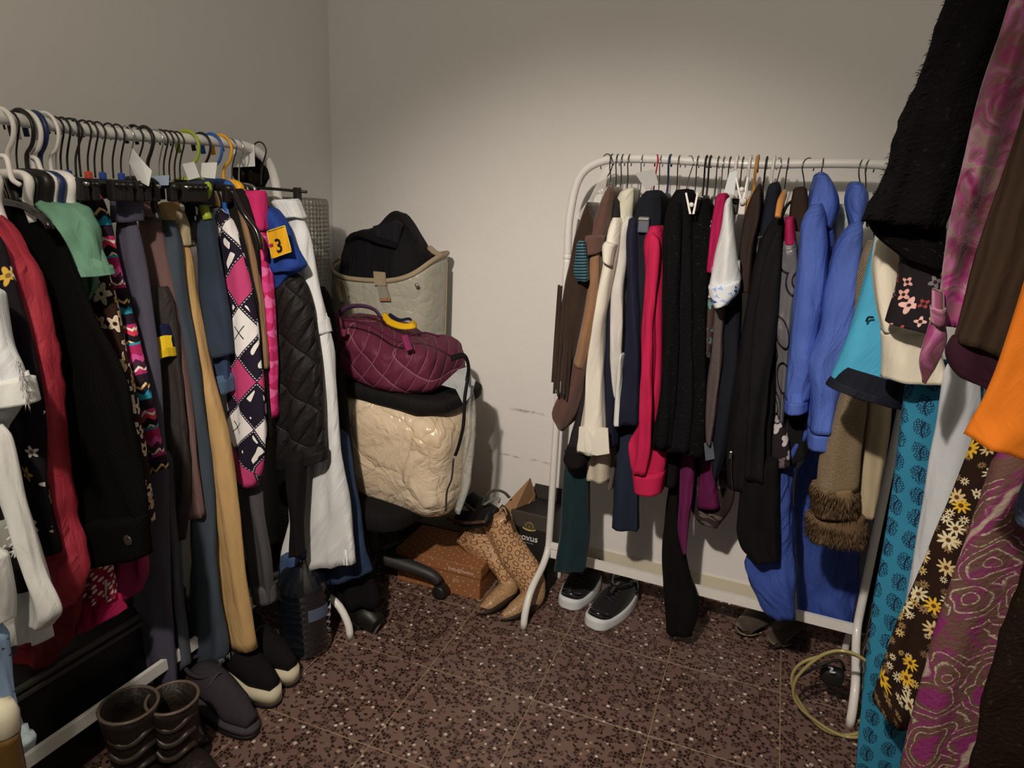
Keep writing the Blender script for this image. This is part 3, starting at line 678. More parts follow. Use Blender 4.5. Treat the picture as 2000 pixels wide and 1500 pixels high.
def patch(t):
    pq = P('522,452 556,441 569,491 531,505')
    s = slab('number_patch', pq, -.868, fabric('dc9a1c', .8), t, .002)
    q0 = at_y(533.5, 497, -.872); q1 = at_y(566, 489, -.872); qt = at_y(528, 455, -.872)
    text('number', '3', .047, fabric('14161f'), s, at_y(540, 493.5, -.8715), q1-q0, qt-q0, .0008)
    slab('stitch_bar', P('523,478 532,475 533,480 524,484'), -.8715, fabric('a02848'), s, .001)
    for a, b in zip(pq, pq[1:]+pq[:1]):
        tube('patch_edge', [at_y(*a, -.87), at_y(*b, -.87)], .0016, fabric('efb63a'), s, 6, 6)
G('blue_tee', 'royal blue short-sleeved top with a yellow number patch', 'top',
  ('sleeve', fabric('223a78', .85), -.82, '514,404 524,460 531,515 540,530', '527,402 556,432 577,480 594,517 584,530', D(bf=.03, bb=.03, wr=.005)),
  ('lower_sleeve', fabric('1d336c', .85), -.815, '541,520 544,562', '590,512 566,545 552,562', D(bf=.025, bb=.025, rows=16)), patch)
G('quilted_jacket', 'black diamond-quilted jacket sleeve in front of the white trousers', 'jacket',
  ('sleeve', quilt('1c1816', 20., 11., None, .6, .6), -.80, '540,540 540,640 543,760 545,880 545,912', '574,525 596,560 612,640 626,740 633,830 638,892', D(bf=.035, bb=.03, wr=.003)),
  ('cuff', fabric('171312', .6), -.802, '545,884 545,914', '637,876 638,898', D(bf=.037, bb=.032, rows=8)),
  ('lower_sleeve', fabric('120f0e'), -.835, '558,880 570,1000 568,1086', '598,880 592,1000 594,1080', D(bf=.025, bb=.025)))
G('grey_trousers', 'charcoal trousers with stitched hem left of the white trousers', 'trousers',
  ('leg', denim('46403e', '5a5450'), -.86, '440,900 470,1000 488,1080 500,1168', '506,900 517,1010 531,1090 536,1172', D()),
  ('hem', denim('504a47', '66605c'), -.861, '497,1142 501,1172', '534,1142 537,1175', D(bf=.021, bb=.021, rows=6, fold=.001)))
wt = fabric('cfc8be', .9, .1, .7)
G('white_linen_trousers', 'wide white linen trousers at the far end of the left rack', 'trousers',
  ('leg', wt, -.745, '556,418 572,500 590,640 592,860 575,980 546,1112', '592,418 606,480 620,545 637,620 648,680 656,760 666,870 681,980 695,1098', D(bf=.026, bb=.024, fold=.004, wr=.006)),
  ('waistband', wt, -.747, '534,392 552,424', '582,388 595,426', D(bf=.024, bb=.022, rows=10, fold=.001)),
  ('knee_seam', wt, -.747, '586,626 588,646', '637,618 644,650', D(bf=.03, bb=.027, rows=8, fold=.004)))
G('bell_jeans', 'blue flared jeans showing below the white linen trousers', 'jeans',
  ('leg', denim('263246', '445468', .4), -.66, '626,840 640,1000 600,1150', '676,840 692,950 711,1050 726,1116', D(bf=.03, bb=.03)),
  ('leg', denim('384a64', '5c7088', .4), -.77, '552,1080 546,1152', '590,1080 592,1160', D(bf=.02, bb=.02, rows=16)))
G('long_black_coat', 'long black coat behind the white linen trousers', 'coat',
  ('body', fabric('0d0b0b'), -.61, '590,560 610,800 640,1000 660,1180', '640,560 672,760 700,960 728,1110 744,1180', D(bf=.03, bb=.03)))
def tagcard(label, pts, y, c='cfc8ba', dy=None): slab('paper_tag', P(pts), y, plain(c, .8), None, .0008, dy=dy, label=label, cat='tag')
tagcard('square white paper tag at the far end of the left rail', '451,283 496,282 498,325 452,327', -.76)
tagcard('folded white paper tag among black hooks above the violet-grey jeans', '258,290 276,312 296,334 290,364 268,352 252,318', -1.15, dy=[0, -.01, -.02, -.02, 0, .01])
tagcard('white paper tag left of the black hook above the capri jeans', '356,320 379,316 390,346 368,352', -.98)
tagcard('white paper tag right of the black hook above the capri jeans', '394,318 424,317 420,349 392,346', -.95)
tagcard('pale translucent size tag hanging above the sport shorts', '299,344 330,342 329,362 299,362', -1.09, '8a949c')
lathe('fur_pompom', [(.006, -.05), (.03, -.042), (.047, -.015), (.048, .015), (.032, .042), (.006, .052)], boucle('15110f', '2a2420'), None, at_y(494, 336, -.70), 20, wob=.4, label='black furry pompom behind the square white tag', cat='pompom')

# ============ rack by the back wall, left to right
R_ = lambda **k: D(D(bf=.03, bb=.14, fold=.003, lam=.05, rip=.010, wr=.005), **k)
sf = fabric('33241a', .95, .15, .4, .2)
def fringe(t):
    rnd = random.Random(3)
    for i in range(13):
        f = i/12; u0 = 1092+28*f; v0 = 590+rnd.uniform(-55, 35); u1 = 1079+26*f+rnd.uniform(-2, 2); v1 = 752+28*f+rnd.uniform(-16, 12)
        a = at_y(u0, v0, -.41); b = at_y(u1, v1, -.415)
        tube('fringe_strip', [a, a.lerp(b, .5)+Vector((rnd.uniform(-.004, .004), -.004, 0)), b], .0042, sf, t, 6, 10, .35)
G('fringed_jacket', 'dark brown suede jacket with long fringe, leftmost on the back rack', 'jacket',
  ('body', sf, -.385, '1147,394 1126,450 1111,520 1097,600 1090,680 1086,735', '1156,396 1164,440 1160,520 1146,600 1130,680 1112,745', R_(bb=.2)), fringe)
G('beaded_bracelet_cuff', 'teal and silver sequinned cuff between the two suede jackets', 'cuff',
  ('band', stripes('142a30', '4c6468', .008, False, .6, .25), -.43, '1130,470 1126,505 1123,530 1128,548', '1143,470 1147,510 1148,548', R_(bb=.05, bf=.02, rows=20)))
sv = fabric('5c3f34', .95, .15, .4, .2)
G('suede_vest', 'brown suede vest with a tan panel and scalloped armhole', 'vest',
  ('body', sv, -.37, '1186,364 1168,410 1150,465 1145,540 1130,640 1112,720 1090,775 1080,805 1092,832', '1202,364 1194,430 1182,470 1174,560 1160,660 1143,740 1128,800 1106,838', R_(bb=.2)),
  ('tan_panel', fabric('8a6444', .95, .12, .4, .2), -.385, '1156,486 1152,560 1134,650 1122,702', '1176,482 1168,600 1152,680 1141,722', R_(bf=.025, bb=.03)),
  ('armhole_binding', sv, -.388, '1145,458 1147,500', '1182,460 1178,492', R_(bf=.03, bb=.04, rows=12)))
G('pinstripe_trousers', 'black pinstriped trousers with dark turn-ups behind the suede vest', 'trousers',
  ('leg', stripes('120f0f', '2e2926', .005), -.345, '1200,380 1192,470 1178,560 1152,700 1130,800 1112,872', '1218,400 1207,480 1197,560 1174,700 1152,830 1148,876', R_(bb=.1)),
  ('cuff', fabric('151112'), -.35, '1110,868 1103,896 1112,908', '1149,868 1150,890 1146,906', R_(bf=.035, bb=.1, rows=10)))
G('velvet_trousers', 'dark teal velvet trousers pooling behind the left post of the back rack', 'trousers',
  ('leg', fabric('10292c', .7, .2, .6, .15), -.29, '1110,880 1102,960 1096,1030 1088,1080 1084,1112', '1150,880 1148,1000 1149,1060 1142,1112', R_(bf=.025, bb=.06, wr=.006)))
cr = fabric('d6c8b0', .9, .08, .35)
def notch(t):
    slab('cuff_flap', P('1131,834 1145,833 1157,853 1169,835 1187,837 1190,886 1165,890 1128,880'), -.405, cr, t, .006)
G('cream_coat', 'cream wool coat with a notched turn-back cuff', 'coat',
  ('sleeve', cr, -.365, '1194,425 1186,470 1180,520 1166,600 1151,700 1139,800 1130,878', '1216,425 1207,500 1196,560 1182,640 1179,720 1183,840 1188,884', R_(bf=.035, bb=.06)),
  ('collar', fabric('cfc4a8'), -.33, '1214,372 1200,405 1199,446', '1241,364 1239,400 1230,446', R_(bb=.1, rows=20)),
  ('epaulette', cr, -.385, '1186,470 1180,480 1181,506', '1206,476 1203,496 1199,520', R_(bf=.034, bb=.04, rows=14)),
  ('sleeve', fabric('cbbfae'), -.335, '1216,430 1201,520 1196,600 1195,680 1199,740 1203,772', '1238,420 1228,500 1221,560 1218,640 1213,700 1207,774', R_(bf=.03, bb=.08)),
  ('lower_sleeve', fabric('c4b498'), -.30, '1152,850 1148,900 1145,936', '1192,850 1192,900 1191,936', R_(bf=.03, bb=.05, rows=16)), notch)
nv = fabric('191a28', .7, .1, .35)
G('track_trousers', 'navy track trousers with a white side stripe', 'trousers',
  ('leg', nv, -.345, '1226,430 1224,560 1220,700 1212,780 1206,827', '1247,420 1252,560 1257,700 1255,780 1254,827', R_(bb=.1)),
  ('side_stripe', fabric('d2ccc4'), -.352, '1213,690 1205,760 1201,828', '1219,690 1217,760 1216,828', R_(bf=.03, bb=.02)),
  ('leg', nv, -.325, '1192,540 1186,640 1184,760 1186,870', '1207,540 1202,640 1206,760 1206,870', R_(bb=.08)))
G('olive_slacks', 'grey-brown slacks beneath the navy track trousers', 'trousers', ('leg', fabric('574c42'), -.27, '1194,820 1190,900 1190,952', '1214,820 1208,900 1200,950', R_(bb=.05)))
G('dark_jeans', 'dark indigo jeans leg hanging below the track trousers', 'jeans', ('leg', denim('1f2430', '343c4a'), -.27, '1212,820 1201,920 1194,1028', '1252,820 1250,920 1247,1034', R_(bb=.06)))
def buckle(t):
    s = box('buckle', tuple(at_y(1257, 439, -.375)-Vector((.015, .004, .021))), tuple(at_y(1257, 439, -.375)+Vector((.015, .004, .021))), plain('55565a', .4, .2), t, .004)
    box('buckle_bar', tuple(at_y(1257, 428, -.38)-Vector((.014, .003, .003))), tuple(at_y(1257, 428, -.38)+Vector((.014, .003, .003))), plain('a8a090', .3, .8), s, .001)
G('buckled_jacket', 'black denim jacket with a strap buckle beside the crimson jacket', 'jacket',
  ('body', denim('17181d', '2a2d34', .3), -.335, '1256,374 1244,410 1240,460 1242,560 1250,660', '1292,370 1292,420 1284,500 1272,600 1264,660', R_(bb=.2)), buckle)
cj = fabric('b51e42', .75, .1, .45)
G('crimson_track_jacket', 'crimson track jacket with a dark seam and ribbed cuff', 'jacket',
  ('body', cj, -.36, '1264,442 1260,480 1262,540 1256,640 1254,740 1250,820 1230,862 1232,900 1238,925', '1294,440 1296,560 1296,700 1290,800 1284,840 1298,880 1300,905 1294,928', R_(bb=.15)),
  ('sleeve', cj, -.40, '1270,452 1264,520 1259,600 1255,700 1252,780 1247,850 1236,925', '1290,470 1284,560 1279,640 1277,740 1275,820 1272,880 1262,925', R_(bf=.022, bb=.03, wr=.006)),
  ('cuff', cj, -.363, '1236,918 1241,958', '1298,920 1291,962', R_(bf=.032, bb=.13, rows=10)),
  lambda t: tube('side_seam', [at_y(1254, 790, -.392), at_y(1255, 850, -.393), at_y(1256, 918, -.393)], .0016, fabric('170c10'), t, 6, 12))
G('black_wool_coat', 'black wool coat with a faint sparkle right of the crimson jacket', 'coat',
  ('body', boucle('110f10', '1c1a1b'), -.375, '1314,372 1298,430 1295,560 1295,700 1282,800 1268,870', '1352,368 1352,450 1352,600 1354,750 1350,882', R_(bb=.22)),
  ('sleeve', boucle('0f0d0e', '1c1a1b'), -.41, '1312,392 1302,470 1300,560 1299,680 1288,790 1276,868', '1332,396 1330,480 1327,580 1324,700 1318,800 1310,876', R_(bf=.025, bb=.03)),
  ('black_sleeve', fabric('0e0c0d'), -.29, '1296,860 1291,940', '1332,860 1322,948', R_(bb=.05, rows=14)))
G('lace_dress', 'black lace dress clipped beside the black wool coat', 'dress', ('body', boucle('0d0c0c', '232020'), -.355, '1352,392 1346,600 1340,760 1338,886', '1387,388 1390,500 1384,620 1380,760 1377,888', R_(bb=.2)))
G('wide_black_trousers', 'wide black trousers falling in front of the cross bar', 'trousers', ('leg', fabric('0a0808'), -.235, '1316,880 1302,1000 1293,1100 1298,1180 1304,1232', '1334,880 1330,1020 1346,1110 1366,1180 1352,1238', R_(bf=.025, bb=.025)))
G('magenta_dress', 'magenta dress with a pointed pale-tipped tie', 'dress',
  ('tie', fabric('5e1c42', .6), -.275, '1332,870 1327,960 1324,1040 1334,1078', '1358,870 1354,960 1347,1020 1341,1080', R_(bf=.015, bb=.02)),
  ('skirt', fabric('5a163c', .6), -.25, '1372,880 1362,990', '1388,880 1405,990', R_(bf=.02, bb=.04, rows=16)))
G('dusky_print_dress', 'dusky floral print dress behind the magenta one', 'dress', ('skirt', floral('2c211e', ('584840', '45352f'), 20., 3, .4, .8), -.22, '1352,860 1350,960 1352,1000 1372,1022', '1442,860 1436,950 1428,990 1404,1026', R_(bf=.02, bb=.05)))
G('crimson_velvet_top', 'crimson pleated velvet top left of the white embroidered blouse', 'top', ('body', corduroy('9c1c44', .7, 120), -.365, '1398,380 1391,430 1386,480 1383,530', '1422,376 1418,430 1410,480 1402,530', R_(bb=.16)))
G('patchwork_blouse', 'patchwork floral blouse in green and salmon below the crimson top', 'blouse', ('body', floral('40302a', ('7a9080', 'c09078', '5a7a70', 'd0b8a0'), 34., 4, .45, .9), -.35, '1386,430 1390,500 1384,580 1381,690', '1398,430 1402,520 1400,620 1390,700', R_(bb=.1)))
wb = fabric('cdc6ba', .85, .08, .4)
G('embroidered_blouse', 'white sleeve with a blue embroidered scalloped edge', 'blouse',
  ('sleeve', wb, -.41, '1420,390 1412,440 1400,490 1388,540 1383,562', '1428,384 1433,440 1440,500 1447,548', R_(bf=.05, bb=.05)),
  ('embroidered_hem', floral('c8c4be', ('2c4a90', '8fa0c0', '1c3068'), 60., 3, .5, .8), -.412, '1384,556 1388,580 1398,598', '1448,544 1444,570 1424,592', R_(bf=.053, bb=.053, rows=14)),
  ('lower_strip', fabric('b4aea6'), -.37, '1386,570 1383,640 1380,690', '1393,570 1390,640 1384,690', R_(bf=.01, bb=.01)))
G('mauve_pinstripe_trousers', 'mauve-brown pinstriped trousers under the white sleeve', 'trousers', ('leg', stripes('443632', '554844', .004), -.365, '1398,590 1388,700 1380,780 1382,862', '1420,586 1412,700 1402,780 1390,866', R_(bb=.08)))
def dbuckle(t): slab('denim_tab', P('1375,866 1392,864 1396,896 1378,900'), -.385, denim('4a4c50', '7a7c80', .5), t, .006)
G('black_denim_skirt', 'black denim skirt with a pale stitched tab at its hem', 'skirt', ('leg', denim('14151a', '262830', .3), -.35, '1418,570 1412,700 1398,800 1388,880 1392,915', '1448,556 1444,700 1430,800 1420,880 1402,938', R_(bb=.12)), dbuckle)
G('brown_leather_jacket', 'dark brown jacket on an orange wooden hook', 'jacket', ('body', fabric('2c1e19', .6), -.35, '1472,374 1456,420 1446,480 1441,570', '1487,354 1486,420 1474,480 1468,570', R_(bb=.2)))
G('indigo_denim_jacket', 'indigo denim jacket with stitched seams beside the wooden hanger', 'jacket', ('body', denim('181a20', '30343c', .3), -.345, '1500,360 1487,430 1477,500 1470,590', '1523,354 1522,400 1510,480 1494,590', R_(bb=.2)),
  lambda t: tube('seam', [at_y(1480, 464, -.39), at_y(1490, 462, -.392), at_y(1500, 463, -.392)], .0012, fabric('6a6048'), t, 6, 10))
G('black_zip_jacket', 'long black jacket with a silver zip near its hem', 'jacket',
  ('body', fabric('0f0d0e', .8), -.39, '1512,420 1482,480 1458,600 1434,760 1418,890 1422,950', '1531,424 1528,560 1518,700 1512,800 1506,900 1486,962', R_(bb=.2)),
  ('sleeve', fabric('100e0f', .8), -.425, '1520,440 1496,500 1478,600 1466,720 1458,820 1454,930', '1529,450 1522,560 1512,660 1502,760 1494,860 1490,940', R_(bf=.025, bb=.03, wr=.006)),
  lambda t: tube('zip', [at_y(1429, 890, -.43), at_y(1428, 920, -.432), at_y(1431, 958, -.43)], .0016, plain('8a8478', .3, 1.), t, 6, 12),
  lambda t: box('zip_slider', tuple(at_y(1427, 888, -.433)-Vector((.004, .003, .01))), tuple(at_y(1427, 888, -.433)+Vector((.004, .003, .01))), plain('a8a296', .3, 1.), t, .002))
G('black_skirt', 'black skirt with a rounded hem beneath the zip jacket', 'skirt', ('skirt', fabric('0d0b0c'), -.40, '1452,920 1442,1000 1440,1040 1450,1074 1470,1092', '1524,880 1524,1000 1523,1060 1521,1094', R_(bb=.1)))
G('silver_swirl_blouse', 'shiny silver-grey blouse with black swirls beside the blue parka', 'blouse',
  ('body', swirl(), -.40, '1530,466 1520,540 1512,600 1519,700 1514,800', '1553,462 1562,520 1556,600 1543,720 1532,830', R_(bb=.2, wr=.006)),
  ('patterned_hem', floral('1e1618', ('8a807c', '5c4a4c', 'a89c94'), 30., 3, .48, .9), -.385, '1514,800 1507,860 1505,908', '1532,800 1542,860 1546,906', R_(bb=.1, rows=18)),
  ('crimson_collar', fabric('a01c44', .6), -.385, '1534,424 1530,480', '1551,422 1556,478', R_(bb=.08, rows=12)))
G('charcoal_skirt', 'charcoal skirt hem under the blue parka cuff', 'skirt', ('skirt', fabric('131012'), -.35, '1532,700 1532,820 1540,906', '1576,700 1580,820 1582,882', R_(bb=.1)))
G('brown_hooded_jacket', 'dark brown hooded jacket peeking beside the blue parka hood', 'jacket', ('hood', fabric('30221a', .8), -.32, '1550,366 1545,400 1542,450', '1574,364 1578,410 1568,452', R_(bb=.15, rows=20)))
pb = fabric('4c60a0', .55, .1, 1., weave=600)
pd = fabric('3a4d8c', .5, .12, 1.3, weave=600)
G('blue_parka', 'cornflower blue hooded parka with a straight hanging sleeve', 'coat',
  ('sleeve', pb, -.42, '1580,400 1564,440 1556,520 1549,620 1541,700 1533,776', '1612,396 1614,480 1613,560 1598,640 1588,720 1580,778', R_(bf=.05, bb=.06, wr=.006)),
  ('cuff', pb, -.421, '1533,774 1532,799', '1580,776 1578,799', R_(bf=.052, bb=.06, rows=8)),
  ('hood', pb, -.34, '1592,338 1584,370 1578,412', '1614,336 1631,366 1637,400 1622,446', R_(bf=.06, bb=.1, wr=.008, rows=24)),
  ('body', pd, -.345, '1600,420 1592,640 1572,800 1524,905 1506,1000 1460,1080 1470,1150 1500,1200', '1626,420 1630,640 1610,800 1552,905 1548,1000 1552,1085 1555,1150 1550,1206', R_(bb=.14, wr=.011, wf=18, rows=60)))
G('second_blue_parka', 'blue hooded parka with a bent sleeve, right of the other parka', 'coat',
  ('sleeve', pb, -.44, '1657,436 1634,480 1618,540 1602,640 1577,702 1582,780 1577,836', '1688,430 1682,520 1672,600 1662,680 1643,760 1634,836', R_(bf=.055, bb=.06, wr=.007)),
  ('cuff', pb, -.441, '1577,834 1576,868', '1634,836 1629,872', R_(bf=.05, bb=.055, rows=8)),
  ('hood', pb, -.37, '1657,355 1650,390 1660,440', '1685,356 1697,385 1686,438', R_(bf=.06, bb=.1, wr=.006, rows=24)),
  ('body', pd, -.105, '1650,600 1610,800 1572,890 1553,940 1554,1100 1562,1200', '1702,600 1694,880 1684,1000 1674,1150 1667,1222', R_(bf=.03, bb=.07, wr=.011, wf=18, rows=60)))
G('pale_garment_bag', 'pale grey-green garment cover behind the two blue parkas', 'garment bag', ('cover', clear('bag_plastic', 'a0a294', .3), -.24, '1626,398 1622,500 1620,640', '1664,398 1660,500 1655,640', R_(bb=.1)))
kt = knit('a08460', '7c6244', 160., 220.)
def fur(u0, u1, v0, v1, y, nm):
    def f(t):
        pts = []; rnd = random.Random(int(u0))
        for i in range(2600):
            a = rnd.random(); b = rnd.random(); side = rnd.random()
            th = math.pi*(a*1.3-.15); c = at_y((u0+u1)/2, v0+(v1-v0)*b, y); w = (at_y(u1, v0, y)-at_y(u0, v0, y)).length/2
            d = Vector((-math.cos(th), -math.sin(th)*.9, 0)); pts.append((c+Vector((d.x*w*.86, d.y*.045, 0)), d+Vector((0, 0, -.9))))
        strands('fur', pts, .036, fabric(('b89a7a', '9a7c5c', '846648')[int(u0) % 3], .7, .3), t, .0009, seed=int(u1))
    return f
G('fur_cuffed_jacket', 'beige ribbed jacket sleeve with two shaggy fur cuffs', 'jacket',
  ('sleeve', kt, -.46, '1690,470 1672,540 1662,640 1642,760 1606,860 1592,950', '1720,470 1716,560 1704,680 1694,780 1686,860 1676,950', R_(bf=.05, bb=.05)),
  ('fur_cuff', fabric('7a5f42'), -.46, '1594,940 1590,1000', '1672,940 1668,1000', R_(bf=.045, bb=.045, rows=12)),
  ('fur_cuff', fabric('6c5238'), -.44, '1584,1000 1580,1050', '1690,1000 1686,1050', R_(bf=.045, bb=.045, rows=12)),
  fur(1592, 1672, 944, 984, -.46, 'a'), fur(1580, 1690, 1004, 1042, -.44, 'b'))
G('beige_knit_dress', 'beige fine-knit dress hanging right of the fur cuffs', 'dress', ('skirt', corduroy('a89270', .95, 60, .4), -.43, '1694,700 1684,860 1673,1004', '1756,700 1732,880 1709,1006', R_(bf=.025, bb=.06)))
G('black_long_coat', 'long black coat between the back rack and the blue print trousers', 'coat', ('body', fabric('0c0b0b'), -.09, '1736,680 1722,860 1706,1000 1690,1150 1682,1230', '1800,680 1790,860 1780,1000 1760,1150 1740,1230', R_(bf=.03, bb=.05)))
slab('paper_tag', P('1240,338 1278,330 1286,358 1262,372'), -.19, plain('b0a89c', .8), None, .0008, label='grey paper tag on the back rail above the black denim jacket', cat='tag')
slab('paper_tag', P('1424,338 1440,332 1434,380 1414,376'), -.30, plain('c8c8cc', .7), None, .0008, label='white paper tag on the back rail above the white embroidered blouse', cat='tag')
slab('plastic_cover', P('1180,330 1190,322 1182,372 1168,412 1150,440 1124,424 1150,390'), -.30, clear('film', 'd8dce0', .15, .35, .5), None, .0012, label='clear plastic hanger cover at the left end of the back rack', cat='plastic cover')

# ============ near rack at the right
T_ = lambda **k: D(D(bf=.02, bb=.02, fold=.004, side=1), **k)
G('cyan_windbreaker', 'cyan windbreaker with a black bound hem beside the blue parka', 'jacket',
  ('body', fabric('4492a8', .6, .06, .5), -.70, '1712,440 1682,560 1652,660 1622,738', '1752,440 1764,560 1768,660 1774,782', T_(bf=.035, bb=.03, fold=0, rip=.003)),
  ('black_binding', fabric('14161e', .6), -.702, '1622,734 1612,748', '1776,778 1768,796', T_(bf=.047, bb=.034, rows=8, fold=0, rip=0, wr=.001)),
  lambda t: tube('drawcord', [at_y(1692, 628, -.742), at_y(1696, 620, -.745), at_y(1706, 620, -.742)], .002, fabric('15171c'), t, 6, 12))
G('blue_print_trousers', 'turquoise trousers block-printed with navy paisley sprigs', 'trousers', ('leg', blockprint(), -.76, '1772,700 1747,900 1727,1050 1702,1200 1684,1350 1672,1500 1670,1640', '1852,700 1830,900 1808,1050 1790,1200 1790,1350 1782,1500 1780,1640', T_(fold=.002, ext=.06)))
cm = fabric('d2c2a6', .85, .08, .4)
G('cream_jacket', 'cream jacket with a wide folded cuff above the blue print trousers', 'jacket',
  ('sleeve', cm, -.80, '1716,440 1704,510 1708,570 1720,645', '1772,440 1762,520 1752,590 1752,645', T_(bf=.035, bb=.03)),
  ('cuff', cm, -.803, '1720,640 1723,700 1721,735', '1832,640 1842,700 1856,746', T_(bf=.04, bb=.03, rows=16)))
G('white_jeans', 'white jeans leg tapering between the blue print and sunflower trousers', 'jeans', ('leg', denim('bdb8b2', 'd0cac2'), -.835, '1846,700 1832,800 1816,900 1801,1000 1782,1100 1764,1196', '1915,700 1915,850 1900,930 1860,1020 1820,1120 1772,1210', T_()))
G('rust_floral_blouse', 'black blouse with rust and salmon flowers over the cream cuff', 'blouse', ('sleeve', floral('1c1517', ('b8503c', 'c89080', '8c3a34', '6a6260', 'd0a090'), 32., 4, .48, .9, '2a1818', .8), -.87, '1758,480 1750,555 1737,598 1730,626', '1842,480 1842,580 1838,654', T_(bf=.035, bb=.03)))
def tufts(t):
    rnd = random.Random(5); pts = []
    L = [at_y(u, v, -.93) for u, v in P('1870,-60 1850,0 1800,130 1760,240 1720,350 1686,428')]; L = catmull(L, 200)
    for i in range(1100):
        q = L[rnd.randrange(200)]; pts.append((q+Vector((rnd.uniform(.0, .05), rnd.uniform(-.04, .03), 0)), (-1, -.4, -.1)))
    strands('wool_tufts', pts, .011, fabric('100d0c'), t, .0008, seed=9)
G('boucle_jacket', 'black shaggy wool jacket sleeve at the top right', 'jacket',
  ('sleeve', boucle('0d0b0b', '1a1616'), -.93, '1900,-140 1850,0 1800,130 1760,240 1720,350 1684,430', '2060,-140 1985,0 1935,130 1900,250 1875,350 1850,446', T_(bf=.045, bb=.045, wr=.007, wf=30)),
  ('striped_lining', stripes('7a2c48', '2a1218', .012), -.905, '1740,420 1752,446', '1848,420 1842,452', T_(bf=.02, bb=.02, rows=8)),
  ('lace_cuff', boucle('0c0a0a', '3a3232'), -.90, '1688,424 1712,462 1760,502', '1850,440 1846,490 1838,530', T_(bf=.03, bb=.03, rows=18)), tufts)
bo = burnout()
G('burnout_scarf_blouse', 'pink and taupe burnt-out velvet blouse with a knotted tie', 'blouse',
  ('front', bo, -1.0, '2010,-140 1965,20 1922,160 1882,320 1852,440 1832,560 1820,634', '2160,-140 2080,60 2010,250 1950,400 1915,520 1885,640', T_(bf=.025, fold=.012, lam=.06)),
  ('tie_end', bo, -1.03, '1824,606 1806,660 1793,705 1803,746', '1842,612 1850,665 1830,715 1806,748', T_(bf=.014, bb=.014, rows=24)),
  ('knot', bo, -1.032, '1816,596 1818,630', '1846,600 1844,634', T_(bf=.02, bb=.02, rows=10, wr=.006)))
G('brown_knit_cardigan', 'dark brown ribbed knit with a plum lower edge beside the orange top', 'cardigan',
  ('sleeve', corduroy('3c2c20', 1., 90, .9), -1.08, '2040,60 1978,280 1926,440 1884,590 1862,664', '2180,60 2110,330 2060,480 2020,600 1990,700', T_(bf=.035, bb=.03)),
  ('plum_edge', fabric('32161f'), -1.075, '1864,650 1846,686 1862,726 1905,748', '1996,650 1985,700 1965,740 1945,770', T_(bf=.03, bb=.03, rows=20)))
G('orange_tee', 'bright orange top at the right edge of the photo', 'top', ('body', fabric('d8701c', .8, .05, .4), -1.25, '2060,380 2000,540 1952,700 1920,780 1886,850', '2300,380 2300,700 2260,900 2130,938', T_(bf=.025, bb=.025)))
G('sunflower_trousers', 'dark brown trousers with yellow sunflowers and cream leaves', 'trousers', ('leg', floral('25150d', ('d0a02c', 'cdb88c', 'c8a870'), 24., 9, .46, .55, '5a3414', .9, 44., ('cbb890', '8a6c44', 'b89a5c', '6e5638')), -.91, '1910,830 1862,960 1822,1050 1782,1150 1742,1240 1704,1362', '1990,830 1975,960 1945,1050 1910,1150 1880,1250 1850,1400 1762,1428', T_()))
G('pink_paisley_trousers', 'plum and olive paisley trousers at the lower right', 'trousers', ('leg', paisley(), -1.0, '1950,860 1912,980 1862,1120 1822,1250 1786,1380 1757,1500 1735,1640', '2100,860 2090,1000 2070,1150 2040,1250 2010,1380 1990,1500 1980,1640', T_(bf=.025)))
G('brown_fuzzy_cardigan', 'dark brown fuzzy cardigan in the lower right corner', 'cardigan', ('body', boucle('241811', '3c2b1c'), -1.08, '2040,960 1992,1120 1946,1250 1914,1380 1892,1500 1880,1640', '2260,960 2260,1200 2240,1400 2220,1640', T_(bf=.03, bb=.03, wr=.007, wf=26)))
G('blue_knit_cuff', 'slate blue fuzzy cuff at the right edge below the orange top', 'cuff', ('cuff', boucle('4c5262', '6a7080'), -1.14, '2000,940 1984,985 1982,1022', '2080,940 2080,985 2076,1030', T_(bf=.025, bb=.025, rows=18)))

